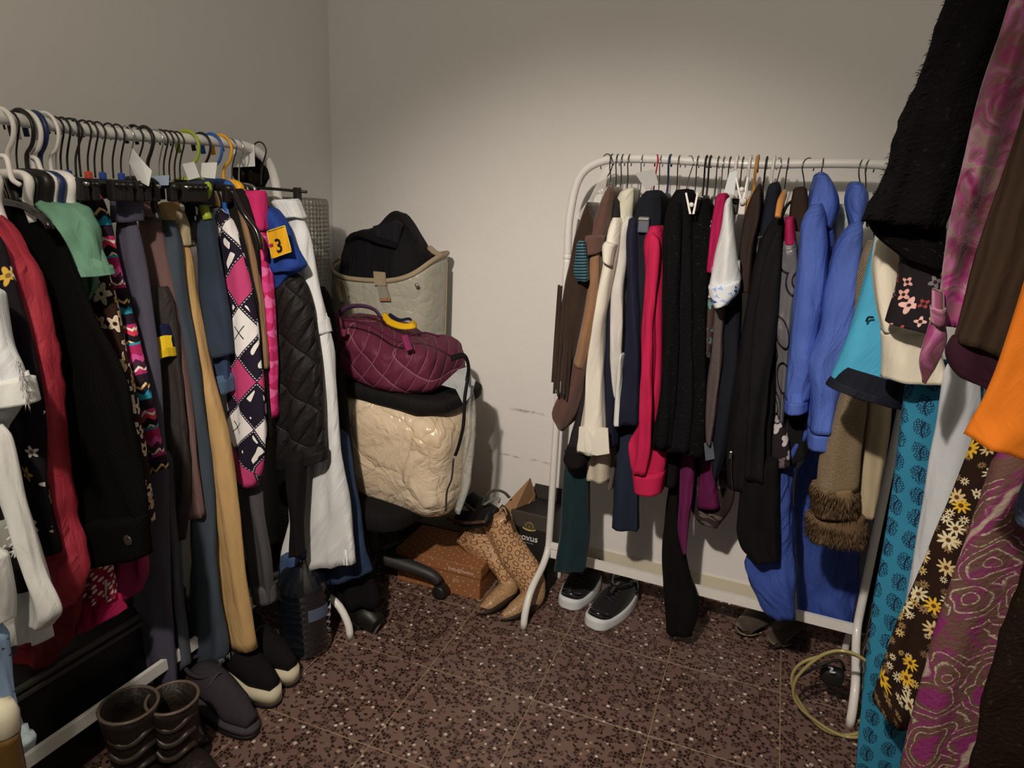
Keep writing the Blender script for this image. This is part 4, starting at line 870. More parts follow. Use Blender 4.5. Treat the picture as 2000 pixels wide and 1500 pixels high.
# ---------------------------------------------------------------- hangers on the rails
def yL(u): # position along the left rail of a hook seen at image column u
    t = [(-60, -1.45), (0, -1.375), (133, -1.249), (240, -1.12), (347, -.988), (436, -.849), (475, -.783), (520, -.72)]
    for (a, b), (c, d) in zip(t, t[1:]):
        if u <= c: return b+(d-b)*(u-a)/(c-a)
    return -.72
for u, c, holds, kind, kw in [
    (-40, 'white', 'with the white shirt, nearest the camera', 'shirt', D(r=.0045, size=.03)),
    (4, 'white', 'with the black floral dress', 'shirt', D(r=.0045, size=.03)),
    (20, 'black', 'with the red puffer coat', 'shirt', D(r=.0018)),
    (40, 'black', 'holding the black corduroy coat, thick hook', 'shirt', D(r=.006, size=.032, flat=.6)),
    (52, 'white', 'above the green top, thick hook', 'shirt', D(r=.0045, size=.034)),
    (66, 'navy', 'above the green top, glossy hook', 'shirt', D(r=.005, size=.03)),
    (88, 'white', 'holding the banded tunic, thick hook', 'shirt', D(r=.006, size=.034, flat=.6)),
    (98, 'chrome', 'with the starry blue top', 'clip', D()),
    (108, 'black', 'with the brown floral dress', 'shirt', D(r=.002)),
    (122, 'black', 'behind the brown floral dress', 'clip', D(r=.0022, clips='27407a')),
    (138, 'black', 'crossing another hook above the banded tunic', 'clip', D(r=.0022, lean=.5)),
    (146, 'black', 'tilted the other way above the banded tunic', 'clip', D(r=.0022, lean=-.4)),
    (160, 'black', 'with a red marker above the banded tunic', 'clip', D(r=.002, clips='b8402c')),
    (172, 'black', 'left of the violet-grey jeans', 'clip', D(r=.002, clips='191512')),
    (186, 'black', 'with blue clips left of the violet-grey jeans', 'clip', D(r=.002, clips='27407a')),
    (206, 'black', 'holding the violet-grey jeans', 'clip', D(r=.002)),
    (222, 'black', 'behind the violet-grey jeans', 'clip', D(r=.002, clips='27407a')),
    (240, 'chrome', 'with the sport shorts', 'clip', D(clips='191512')),
    (256, 'black', 'with a flat broad hook above the brown trousers', 'shirt', D(r=.004, flat=.5, size=.026)),
    (276, 'black', 'holding the satin trousers, thick hook', 'clip', D(r=.004, size=.026)),
    (300, 'chrome', 'holding the brown trousers', 'clip', D(clips='191512')),
    (310, 'black', 'holding the olive trousers', 'clip', D(r=.002)),
    (322, 'black', 'holding the frayed jeans', 'clip', D(r=.002)),
    (334, 'black', 'holding the tan chinos', 'clip', D(r=.002)),
    (346, 'black', 'with the black and white leaf top', 'clip', D(r=.002)),
    (366, 'green', 'with a broad olive hook near the capri jeans', 'shirt', D(arm=.045, r=.006, size=.034, flat=.6)),
    (392, 'black', 'holding the dark capri jeans, broad hook', 'clip', D(r=.005, size=.028, flat=.6)),
    (412, 'blue', 'with a broad blue hook above the argyle trousers', 'shirt', D(arm=.045, r=.006, size=.032, flat=.6)),
    (432, 'orange', 'with a broad orange hook above the pink blouse', 'shirt', D(arm=.045, r=.006, size=.032, flat=.6)),
    (448, 'steel', 'holding the royal blue top', 'shirt', D()),
    (462, 'chrome', 'holding the quilted jacket', 'shirt', D())]:
    hanger('L', yL(u), c, holds, kind, **kw)
h = hanger('L', -.725, 'black', 'holding the white linen trousers at the far end', 'clip', arm=.15, r=.002)
# shoulder ends that show in front of the clothes
tube('hanger_arm', [at_y(0, 392, -1.375), at_y(45, 402, -1.385), at_y(78, 420, -1.395), at_y(93, 436, -1.40), at_y(98, 447, -1.40)], .0075, plain('14110f', .25, coat=.5), None, 10, 30, label='thick glossy black hanger arm over the black corduroy coat', cat='hanger')
tube('hanger_arm', [at_y(452, 372, -.93), at_y(478, 420, -.915), at_y(500, 450, -.91), at_y(508, 475, -.91), at_y(509, 487, -.91)], .0075, plain('14110f', .25, coat=.5), None, 10, 30, label='thick glossy black hanger arm in front of the pink wave blouse', cat='hanger')
tube('hanger_arm', [at_y(62, 306, -1.33), at_y(72, 312, -1.33), at_y(84, 338, -1.33), at_y(110, 350, -1.32)], .0045, plain('dcd6ca', .45), None, 10, 24, label='white plastic hanger arm left of the banded tunic', cat='hanger')
tube('hanger_arm', [at_y(-10, 306, -1.42), at_y(12, 308, -1.42), at_y(24, 350, -1.42), at_y(40, 362, -1.41)], .0045, plain('dcd6ca', .45), None, 10, 24, label='white plastic hanger arm at the left edge of the photo', cat='hanger')
def xR(u): # position along the back rail
    t = [(1122, 1.02), (1172, 1.1), (1237, 1.2), (1304, 1.3), (1373, 1.4), (1446, 1.5), (1521, 1.6), (1599, 1.7), (1680, 1.8), (1765, 1.9)]
    for (a, b), (c, d) in zip(t, t[1:]):
        if u <= c: return b+(d-b)*(u-a)/(c-a)
    return 1.9
for u, c, holds, kind, kw in [
    (1186, 'steel', 'with a wide bent hook at the left end of the back rail', 'shirt', D(lean=1.2, size=.03)),
    (1196, 'steel', 'holding the fringed jacket', 'shirt', D(drop=.07)),
    (1208, 'steel', 'holding the suede vest', 'shirt', D()),
    (1218, 'steel', 'holding the pinstripe trousers', 'clip', D()),
    (1231, 'steel', 'holding the cream coat', 'shirt', D()),
    (1257, 'chrome', 'with thin wire arms holding the track trousers', 'shirt', D()),
    (1283, 'red', 'holding the crimson track jacket', 'shirt', D(r=.0022, lean=.4)),
    (1293, 'chrome', 'holding the buckled jacket', 'shirt', D()),
    (1310, 'navy', 'with a blue hook left of the black wool coat', 'shirt', D(r=.003)),
    (1328, 'steel', 'holding the black wool coat', 'shirt', D()),
    (1347, 'chrome', 'holding the lace dress', 'clip', D(clips='cfc6b0', lean=.8)),
    (1364, 'steel', 'behind the lace dress', 'clip', D()),
    (1380, 'black', 'holding the wide black trousers', 'clip', D(r=.0026)),
    (1388, 'black', 'holding the magenta dress', 'shirt', D(r=.0026)),
    (1404, 'steel', 'holding the crimson velvet top', 'shirt', D()),
    (1415, 'chrome', 'holding the patchwork blouse', 'shirt', D()),
    (1427, 'steel', 'holding the mauve pinstripe trousers', 'clip', D()),
    (1440, 'white', 'holding the embroidered blouse', 'shirt', D(r=.004)),
    (1452, 'steel', 'holding the black denim skirt', 'clip', D()),
    (1466, 'white', 'with pale clips beside the orange hook', 'clip', D(r=.004, clips='d8d0c2')),
    (1480, 'wood', 'holding the brown leather jacket, orange wooden hook', 'shirt', D(r=.005, flat=.5, size=.03)),
    (1498, 'black', 'holding the indigo denim jacket', 'shirt', D(r=.0026)),
    (1512, 'white', 'behind the indigo denim jacket', 'shirt', D(r=.004)),
    (1522, 'chrome', 'holding the long black zip jacket', 'shirt', D(lean=.3)),
    (1540, 'steel', 'holding the silver swirl blouse', 'shirt', D()),
    (1580, 'steel', 'holding the brown hooded jacket', 'shirt', D(lean=-.9)),
    (1607, 'steel', 'holding the first blue parka', 'shirt', D(drop=.07)),
    (1686, 'steel', 'holding the second blue parka', 'shirt', D(lean=-.5, drop=.07)),
    (1700, 'steel', 'holding the fur-cuffed jacket', 'shirt', D(lean=-.6))]:
    hanger('R', xR(u), c, holds, kind, **kw)
wd = plain('b8793a', .45, coat=.2)
tube('wooden_shoulder', [at_y(1533, 374, -.30), at_y(1530, 382, -.36), at_y(1524, 398, -.42), at_y(1519, 424, -.45)], [.005, .007, .0075, .006], wd, None, 12, 24, 1.3, label='curved light wood hanger shoulder above the black zip jacket', cat='hanger')
for u, v, lab in ((1351, 402, 'cream plastic clip on the lace dress'), (1449, 372, 'white plastic clip beside the orange wooden hook')):
    t = thing('plastic_clip', lab, 'clip', at_y(u, v+18, -.43))
    for s in (-1, 1):
        slab('jaw', [(u+s*10, v-26), (u+s*13, v-25), (u+s*5, v+16), (u+s*1, v+16)][::s], -.43, plain('e2dac6', .5), t, .008)
    lathe('spring', [(.004, 0), (.006, .002), (.006, .008), (.004, .01)], plain('c8c0ae', .4), t, at_y(u, v-2, -.43), 12, Matrix.Rotation(math.pi/2, 3, 'X'))
for y, holds in ((-.70, 'holding the cyan windbreaker'), (-.76, 'holding the blue print trousers'), (-.80, 'holding the cream jacket'), (-.87, 'holding the rust floral blouse'), (-.93, 'holding the shaggy wool jacket'), (-1.0, 'holding the burnt-out velvet blouse'), (-1.08, 'holding the brown knit cardigan'), (-1.25, 'holding the orange top')):
    hanger('3', y, 'black', holds, 'shirt')

# ---------------------------------------------------------------- the corner: chair, bags, boxes
BK = plain('141210', .6)
def blob(name, lo, hi, mat, parent=None, p=4., wr=.01, wf=6., rz=0., seg=48, rows=28, seed=0., shear=0., sag=0., shape=None, **kw):
    """soft box: a superellipsoid with crumples"""
    lo = Vector(lo); hi = Vector(hi); c = (lo+hi)/2; s = (hi-lo)/2; vs = []; fs = []; uvs = []; UV = []
    f = lambda x, q: math.copysign(abs(x)**(2/q), x); Rz = Matrix.Rotation(rz, 3, 'Z')
    for i in range(rows+1):
        ph = math.pi*(i/rows-.5); row = []
        for j in range(seg):
            th = 2*math.pi*j/seg; e = f(math.cos(ph), p)
            v = Vector((s.x*e*f(math.cos(th), p), s.y*e*f(math.sin(th), p), s.z*f(math.sin(ph), p)))
            n = Vector((v.x/s.x, v.y/s.y, v.z/s.z)).normalized()
            k = noise.noise((v.x*wf+seed, v.y*wf, v.z*wf))+.6*abs(noise.noise((v.x*wf*2.2, v.y*wf*2.2+seed, v.z*wf*2.2)))
            v = v+n*wr*k; v.z += shear*v.x - sag*(1-(v.x/s.x)**2)*(1 if v.z > 0 else 0)
            if shape: v = shape(v, s)
            vs.append(Rz @ v + c)
    for i in range(rows):
        for j in range(seg):
            k = (j+1) % seg; fs.append([i*seg+j, i*seg+k, (i+1)*seg+k, (i+1)*seg+j])
            per = 2*(s.x+s.y)*2/seg; hz = 2*s.z/rows
            uvs.append([(j*per, i*hz), ((j+1)*per, i*hz), ((j+1)*per, (i+1)*hz), (j*per, (i+1)*hz)])
    return mk(name, vs, fs, mat, parent, uvs, **kw)
ch = thing('office_chair', 'black office chair on casters buried under bags in the corner', 'chair', (.42, -.36, 0))
C0 = Vector((.42, -.36, 0))
for k in range(5):
    a = math.radians(6+72*k); d = Vector((math.cos(a), math.sin(a), 0)); L_ = .265
    tube('base_arm', [C0+d*.02+Vector((0, 0, .115)), C0+d*.14+Vector((0, 0, .10)), C0+d*(L_-.03)+Vector((0, 0, .082)), C0+d*L_+Vector((0, 0, .06))], [.030, .026, .022, .018], plain('25221f', .5), ch, 12, 24, .75)
    w = lathe('caster', [(.004, -.022), (.022, -.022), (.0255, -.016), (.0255, .016), (.022, .022), (.004, .022)], plain('1a1816', .4), ch, C0+d*(L_+.004)+Vector((0, 0, .026)), 22, Matrix.Rotation(math.pi/2, 3, 'X') @ Matrix.Identity(3))
lathe('gas_lift', [(.03, .09), (.03, .16), (.022, .17), (.022, .34), (.05, .35), (.05, .37)], BK, ch, C0, 20)
blob('seat', (.16, -.60, .34), (.68, -.10, .42), fabric('12100f'), ch, 5., .006)
blob('backrest', (.26, -.57, .47), (.305, -.17, .80), fabric('12100f'), ch, 4., .006)
for s in (-1, 1):
    tube('armrest', [Vector((.40, -.36+s*.26, .36)), Vector((.42, -.36+s*.275, .46)), Vector((.34, -.36+s*.275, .50))], .014, BK, ch, 10)
def duvet():
    t = NT('duvet_in_film'); u = t.uv(); o = t.obj()
    wv = t.n('ShaderNodeVectorMath', operation='MULTIPLY_ADD'); t.put(wv.inputs[0], t.noise(o, 6, 3)[1]); wv.inputs[1].default_value = (.16, .16, .16); t.put(wv.inputs[2], o)
    e = t.vor(wv.outputs[0], 6.5, 1., 'DISTANCE_TO_EDGE', '3D')[0]; n = t.noise(wv.outputs[0], 10, 6, 1.2)[0]
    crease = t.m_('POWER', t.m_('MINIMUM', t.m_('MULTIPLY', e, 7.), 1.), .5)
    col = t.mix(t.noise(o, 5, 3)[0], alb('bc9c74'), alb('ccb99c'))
    col = t.mix(t.m_('MULTIPLY', t.m_('SUBTRACT', 1., crease), .22), col, alb('8a6c42'))  # creases painted darker, adding fold shade to the colour
    t.bump(t.m_('ADD', t.m_('MULTIPLY', crease, .35), t.m_('MULTIPLY', n, 1.6)), .6, .02)
    t.b.inputs['Coat Roughness'].default_value = .16
    return t.done(col, .7, coat=.9)
dv = thing('duvet_bag', 'clear zip bag stuffed with a cream duvet on the chair seat', 'bag', (.60, -.36, .42))
def dshape(v, s):
    f = (v.z/s.z+1)/2; v.x = v.x*(.93+.07*f); v.y *= (.9+.1*f); return v
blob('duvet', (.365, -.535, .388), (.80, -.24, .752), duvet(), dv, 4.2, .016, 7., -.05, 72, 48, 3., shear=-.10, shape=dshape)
film = clear('clear_vinyl', 'd2ccbc', .12, .34, .6)
tube('side_film', [at_y(915, 735, -.44), at_y(921, 800, -.43), at_y(915, 880, -.42), at_y(908, 950, -.42), at_y(893, 1000, -.43)], [.006, .012, .013, .012, .008], film, dv, 12, 30, 2.2)
slab('film_corner', P('862,752 895,722 914,716 922,738 928,744 921,770 905,790 890,760'), -.46, clear('vinyl_flap', 'c8c4b8', .2, .55, .4), dv, .004)
zb = fabric('1a1618', .6)
tube('zip_tape', [at_y(914, 738, -.515), at_y(908, 775, -.53), at_y(905, 830, -.53), at_y(896, 870, -.53), at_y(889, 890, -.53)], .0055, zb, dv, 8, 30, .5)
tube('zip_tape', [at_y(886, 895, -.53), at_y(882, 935, -.53), at_y(873, 960, -.53), at_y(871, 998, -.52)], .0032, plain('3a322c', .4), dv, 8, 24, .5)
bb_ = thing('black_holdall', 'flat black holdall lying on the duvet bag under the quilted bag', 'bag', (.56, -.38, .752))
blob('body', (.315, -.52, .735), (.79, -.18, .800), fabric('141211', .75), bb_, 4., .012, 8., -.05, shear=-.04)
tube('strap', [at_y(880, 700, -.50), at_y(906, 695, -.48), at_y(915, 715, -.47), at_y(912, 745, -.50)], .011, fabric('100e0e'), bb_, 8, 20, .3)
pq = quilt('56212f', 21., 15., '86545c', .62, .55, st=.6, flat=True)
pg = thing('purple_quilted_bag', 'burgundy quilted bag with pale stitching on top of the black holdall', 'bag', (.52, -.40, .80))
def pshape(v, s): 
    f = v.x/s.x; v.z = (v.z+s.z)*(1.0-.10*f-.14*math.exp(-((f-.35)/.25)**2)+.04*math.exp(-((f-.8)/.2)**2))-s.z; return v
blob('body', (.285, -.53, .785), (.745, -.24, .968), pq, pg, 3.6, .016, 8., -.06, 72, 40, 5., shear=-.05, shape=pshape)
hm = fabric('4a2f44', .6)
tube('handle', [at_y(655, 625, -.46), at_y(672, 604, -.47), at_y(700, 597, -.475), at_y(730, 604, -.47), at_y(746, 622, -.46)], .009, hm, pg, 10, 30, .5)
tube('strap', [at_y(655, 612, -.535), at_y(664, 630, -.548), at_y(666, 655, -.55)], .007, pq, pg, 8, 16, .4)
slab('strap_tab', P('662,643 677,644 673,657 660,656'), -.553, fabric('7a2a48'), pg, .005)
tube('strap', [at_y(790, 655, -.53), at_y(796, 672, -.54), at_y(801, 684, -.545)], .011, fabric('7a2848'), pg, 8, 14, .25)
tube('zip_edge', [at_y(670, 624, -.54), at_y(720, 634, -.55), at_y(755, 655, -.55), at_y(782, 668, -.55)], .0035, fabric('4a1830'), pg, 8, 24)
tube('zip_edge', [at_y(800, 655, -.53), at_y(830, 650, -.535), at_y(858, 657, -.53)], .003, fabric('4a1830'), pg, 8, 16)
ys = thing('yellow_strap', 'yellow and navy webbing strap curled behind the burgundy bag', 'strap', at_y(780, 640, -.40))
tube('webbing', [at_y(748, 614, -.40), at_y(760, 628, -.42), at_y(785, 637, -.43), at_y(806, 636, -.42), at_y(808, 628, -.38)], .012, fabric('d8a014', .7), ys, 8, 30, .22)
tube('inner_edge', [at_y(760, 614, -.395), at_y(780, 625, -.41), at_y(800, 623, -.40), at_y(806, 632, -.385)], .006, fabric('14182c'), ys, 8, 24, .4)
# tall tote with a black bag inside
tm_ = NT('quilted_film'); uo = tm_.obj(); ve = tm_.vor(uo, 17., 1., 'DISTANCE_TO_EDGE', '3D')[0]
tm_.bump(tm_.m_('ADD', tm_.m_('MULTIPLY', tm_.m_('POWER', tm_.m_('MINIMUM', tm_.m_('MULTIPLY', ve, 4.), 1.), .5), .35), tm_.noise(uo, 24, 5, 1.)[0]), .5, .010)
tm_.b.inputs['Coat Roughness'].default_value = .25
TOT = tm_.done(tm_.mix(tm_.noise(uo, 12, 4)[0], alb('8e8672'), alb('a39a84')), .5, coat=.35)
EDG = fabric('a08a6c', .8)
tt = thing('beige_tote', 'tall beige padded tote with taupe binding leaning against the back wall', 'bag', (.36, -.17, .46))
rim = []; N_ = 48; cx, cy, ax_, ay_ = .345, -.132, .212, .112
vs = []; fs = []; uvs = []; HT = 26
def rimz(th): return 1.118+.035*math.cos(th)**2+.035*math.sin(th)+.02*math.cos(th)
for side in (0, 1):
    for i in range(HT+1):
        q = i/HT
        for j in range(N_):
            th = 2*math.pi*j/N_; f = lambda x: math.copysign(abs(x)**.62, x); k = (1-.0*q)*(1. if side == 0 else .97)
            z = .43+(rimz(th)-.43)*q; b = 1+.03*noise.noise((th*1.3, z*6, 2.))
            vs.append(Vector((cx+ax_*f(math.cos(th))*k*b, cy+ay_*f(math.sin(th))*k*b, z)))
def idx(s, i, j): return s*(HT+1)*N_+i*N_+j % N_
for s in (0, 1):
    for i in range(HT):
        for j in range(N_):
            q = [idx(s, i, j), idx(s, i, j+1), idx(s, i+1, j+1), idx(s, i+1, j)]; fs.append(q if s == 0 else q[::-1]); uvs.append([(j*.014, i*.026)]*4)
for j in range(N_): fs.append([idx(0, HT, j), idx(0, HT, j+1), idx(1, HT, j+1), idx(1, HT, j)]); uvs.append([(0, 0)]*4)
fs.append([idx(0, 0, j) for j in range(N_)][::-1]); uvs.append([(0, 0)]*N_)
mk('body', vs, fs, TOT, tt, uvs)
rp_ = [vs[idx(0, HT, j)] for j in range(N_)]; tube('rim_binding', rp_+rp_[:1], .0085, EDG, tt, 10, 120, cap=False)
tube('side_piping', [vs[idx(0, i, 2)]+Vector((.002, -.002, 0)) for i in range(0, HT+1, 5)], .003, EDG, tt, 8, 30)
slab('label_tab', P('729,530 751,532 754,558 731,557'), -.256, EDG, tt, .006)
slab('stitched_strap', P('736,557 754,558 762,585 741,586'), -.252, fabric('8c8470'), tt, .004)
slab('strap_end', P('741,582 761,582 762,588 741,588'), -.256, fabric('9a6a4c'), tt, .003)
tube('webbing_loop', [at_y(668, 590, -.25), at_y(660, 560, -.265), at_y(668, 548, -.27), at_y(680, 578, -.255)], .009, EDG, tt, 8, 24, .25)
tube('webbing_loop', [at_y(830, 486, -.10), at_y(838, 484, -.11), at_y(848, 492, -.12), at_y(862, 500, -.14)], .010, EDG, tt, 8, 20, .3)
lathe('snap', [(.001, 0), (.008, 0), (.006, .004), (.001, .005)], plain('8a8474', .3, .5), tt, at_y(814, 557, -.242), 16, Matrix.Rotation(math.pi/2, 3, 'X'))
kb = thing('black_backpack', 'black soft bag stuffed into the top of the beige tote', 'bag', (.35, -.16, 1.0))
def kshape(v, s):
    f = v.x/s.x; top = max(0, v.z/s.z); v.z = v.z*(.74+.34*math.exp(-((f-.36)/.4)**2)) ; return v
blob('body', (.155, -.222, .90), (.515, -.05, 1.295), fabric('131114', .7, .1, .8), kb, 2.6, .016, 7., 0, 56, 36, 8., shape=kshape)
tube('strap', [at_y(676, 470, -.21), at_y(686, 460, -.22), at_y(704, 457, -.225), at_y(740, 470, -.232), at_y(775, 480, -.225)], .012, fabric('0f0d10'), kb, 8, 24, .35)
tube('zip_piping', [at_y(735, 452, -.19), at_y(755, 430, -.175), at_y(775, 424, -.17), at_y(795, 440, -.17), at_y(812, 470, -.18)], .004, fabric('1c191e'), kb, 8, 24)
slab('front_pocket', P('728,442 772,430 784,438 776,482 740,476'), -.22, fabric('1c1a1e', .55), kb, .008)
bw = thing('bubble_wrap_roll', 'tall roll of grey bubble wrap standing in the corner', 'bubble wrap', (.135, -.36, .0))
lathe('outer_wrap', [(.10, 0), (.105, .01), (.105, 1.33), (.10, 1.345), (.085, 1.346), (.083, 1.30)], clear('bubble_wrap', '8a8272', .3, .78, .3, bubble=75.), bw, (.135, -.36, .0), 40, wob=.03)
lathe('inner_roll', [(.03, .005), (.078, .01), (.078, 1.29), (.03, 1.295)], clear('bubble_core', '7c7462', .45, 1., .1, bubble=75.), bw, (.135, -.36, .0), 32)

# floor in front of the chair: boxes, sandals, boots
kraft = NT('kraft_dots'); ku = kraft.uv(); kv = kraft.vor(kraft.mapv(ku, (1, 1, 1), .5), 38., .25); 
KR = kraft.done(kraft.mix(kraft.step(kv[0], .11, .02), alb('b08a68'), kraft.mix(kraft.noise(ku, 20, 3)[0], alb('80502e'), alb('8a5834'))), .7)
KP = plain('7c4c2c', .75)
cor = at_z(936, 1173, 0.); brz = math.radians(2.)
sb = thing('shoe_box', 'brown kraft shoe box with pale dots and a lid, beside the chair caster', 'box', (cor.x-.165, cor.y+.10, 0))
piv = (cor.x, cor.y, 0)
box('carton', (cor.x-.33, cor.y, 0), (cor.x, cor.y+.20, .105), KR, sb, .002, brz, piv=piv)
ld = box('lid', (cor.x-.336, cor.y-.005, .085), (cor.x+.005, cor.y+.205, .128), KR, sb, .003, brz, piv=piv)
ev = Vector((math.cos(brz), math.sin(brz), 0))
text('lettering', 'Dolly&Descott', .0165, plain('c8a488', .7), ld, Vector(piv)+ev*(-.122)+Vector((.0003, -.0062, .097)), ev, (0, 0, 1))
for k, w in ((0, .024), (1, .028)):
    q = Vector(piv)+ev*(-.105)+Vector((0, -.0018, .060-.007*k)); box('print_line', tuple(q), tuple(q+Vector((w, .0012, .0022))), plain('b08e74', .7), sb, 0)
# black box with crest
nb0 = at_y(1004, 1010, -.155); nb1 = at_y(1073, 1020, -.155)
nx0, nx1 = nb0.x-.012, nb1.x+.004; nz = .305; ny = -.155
nb = thing('black_carton', 'open matt black carton with a gold crest and white lettering', 'box', ((nx0+nx1)/2, -.09, 0))
NBM = plain('1c1815', .6); box('carton', (nx0, ny, 0), (nx1, -.006, nz), NBM, nb, .002)
box('top_panel', (nx0-.001, ny-.002, nz-.055), (nx1+.001, ny+.01, nz+.002), plain('3c352c', .6), nb, .002)
mk('back_flap', [Vector((nx0+.03, -.01, nz-.002)), Vector((nx1+.002, -.01, nz-.002)), Vector((nx1+.002, -.004, nz+.05)), Vector((nx0+.03, -.004, nz+.05)), Vector((nx0+.03, -.006, nz-.002)), Vector((nx1+.002, -.006, nz-.002)), Vector((nx1+.002, .0, nz+.05)), Vector((nx0+.03, .0, nz+.05))],
   [[0, 1, 2, 3], [7, 6, 5, 4], [0, 4, 5, 1], [1, 5, 6, 2], [2, 6, 7, 3], [3, 7, 4, 0]], plain('2e2822', .6), nb, smooth=False)
slab('open_flap', P('962,1012 1036,933 1046,966 1043,984 1000,1032 985,1040'), -.165, plain('8a6442', .8), nb, .003, dy=[-.02, .09, .12, .12, .0, -.02])
gold = plain('b89a4c', .4, .3); wht = plain('d8d4cc', .6)
fx = Vector((1, 0, 0)); cq = at_y(1034, 1028, ny)
def ringo(nm, c, r, w, m, a0=0, a1=360): tube(nm, [c+Vector((r*math.cos(math.radians(a)), -.0012, r*math.sin(math.radians(a)))) for a in range(a0, a1+1, 20)], w, m, nb, 6, 40, .6)
ringo('crest_ring', cq, .0165, .0016, gold, -20, 200); ringo('crest_inner', cq, .0115, .0012, gold, 0, 360); ringo('crest_outer', cq, .014, .0009, gold, -10, 190)
text('crest_numeral', '2', .014, gold, nb, cq+Vector((-.004, -.0015, -.005)), fx, (0, 0, 1))
tube('crest_ribbon', [cq+Vector((-.025, -.002, -.008)), cq+Vector((-.012, -.0025, -.013)), cq+Vector((0, -.003, -.0145)), cq+Vector((.012, -.0025, -.013)), cq+Vector((.025, -.002, -.008))], .0030, plain('a08a48', .5), nb, 6, 24, .4)
text('lettering', 'novus', .034, wht, nb, at_y(1012, 1049, ny)+Vector((-.005, -.001, -.003)), fx, (0, 0, 1))
for du, dv_, w in ((1022, 1053, .05), (1024, 1058.5, .035)):
    q = at_y(du, dv_, ny); box('rule_line', (q.x, ny-.0012, q.z-.0008), (q.x+w, ny, q.z+.0008), plain('8a8478', .6), nb, 0)
sand = plain('4a3426', .6); sole = plain('120e0c', .6)
for k, (a, b, z0, lab) in enumerate((((893, 1010), (955, 1012), .135, 'front'), ((915, 972), (965, 1006), .17, 'rear'))):
    A_ = at_y(*a, -.22+.06*k); B_ = at_y(*b, -.27+.06*k)
    s = thing('sandal', ('dark open sandal with brown edge lying on the shoe box' if k == 0 else 'dark sandal with a grey strap loop leaning behind the boots'), 'sandal', (A_+B_)/2)
    tube('sole', [A_, A_.lerp(B_, .4)+Vector((0, 0, -.008)), B_], [.028, .036, .03], sole, s, 14, 24, .45)
    tube('edge', [A_+Vector((-.02, -.036, .004)), A_.lerp(B_, .5)+Vector((-.008, -.036, -.006)), B_+Vector((0, -.03, 0))], .006, sand, s, 8, 20)
    if k: tube('strap', [at_y(942, 988, -.20), at_y(952, 966, -.19), at_y(968, 957, -.18), at_y(985, 962, -.17), at_y(995, 972, -.16)], .007, plain('4a463e', .35), s, 8, 30, .4); tube('buckle_strap', [at_y(944, 986, -.22), at_y(962, 976, -.22), at_y(976, 974, -.22), at_y(974, 982, -.22)], .005, plain('8a857a', .3, .4), s, 8, 20, .5)
SN = snake(); SN2 = snake('a8845a', '3e2a1a', 110.); HEEL = plain('241812', .5)
def cowboy(label, y, shaftL, shaftR, foot, rad, sol):
    t = thing('cowboy_boot', label, 'boot', at_z(*sol[0]), 'pair of snakeskin boots')
    piece('shaft', SN, t, y, shaftL, shaftR, .045, .04, fold=0, wr=.004, p=2.2, rows=40, hem=False)
    pts = [at_y(u, v, yy) for u, v, yy in foot]
    tube('foot', pts, rad, SN2, t, 18, 40, .95)
    a = [at_z(u, v, .006) for u, v in sol]; tube('sole', a, [.022, .033, .036, .03, .012], HEEL, t, 12, 26, .28)
    return t
b1 = cowboy('snakeskin cowboy boot with a wide patterned shaft, right one of the pair', -.205, '938,1006 958,1050 984,1100 1014,1140 1022,1168', '996,1000 1008,1040 1030,1075 1052,1108 1064,1144',
       [(1046, 1138, -.205), (1042, 1162, -.225), (1024, 1180, -.265), (1002, 1194, -.305), (982, 1204, -.335)], [.036, .041, .037, .030, .012], [(1052, 1176), (1040, 1186), (1015, 1203), (995, 1210), (978, 1212)])
b2 = cowboy('snakeskin cowboy boot with a shadowed top, left one of the pair', -.19, '888,1048 920,1076 948,1096 970,1122 980,1140', '938,1012 968,1058 992,1090 1008,1112 1012,1134',
       [(998, 1128, -.19), (992, 1150, -.215), (974, 1168, -.255), (954, 1183, -.295), (935, 1192, -.32)], [.033, .038, .036, .03, .011], [(1004, 1160), (992, 1172), (968, 1190), (950, 1198), (932, 1200)])
for t, pts, y in ((b1, ((978, 988), (990, 1000), (994, 1016)), -.32),):
    tube('pull_strap', [at_y(u, v, y) for u, v in pts], .008, plain('2a1a10', .5), t, 8, 14, .3)
    tube('pull_strap', [at_y(u, v, -.33) for u, v in ((974, 1004), (984, 992), (990, 1006))], .006, SN, t, 8, 14, .4)
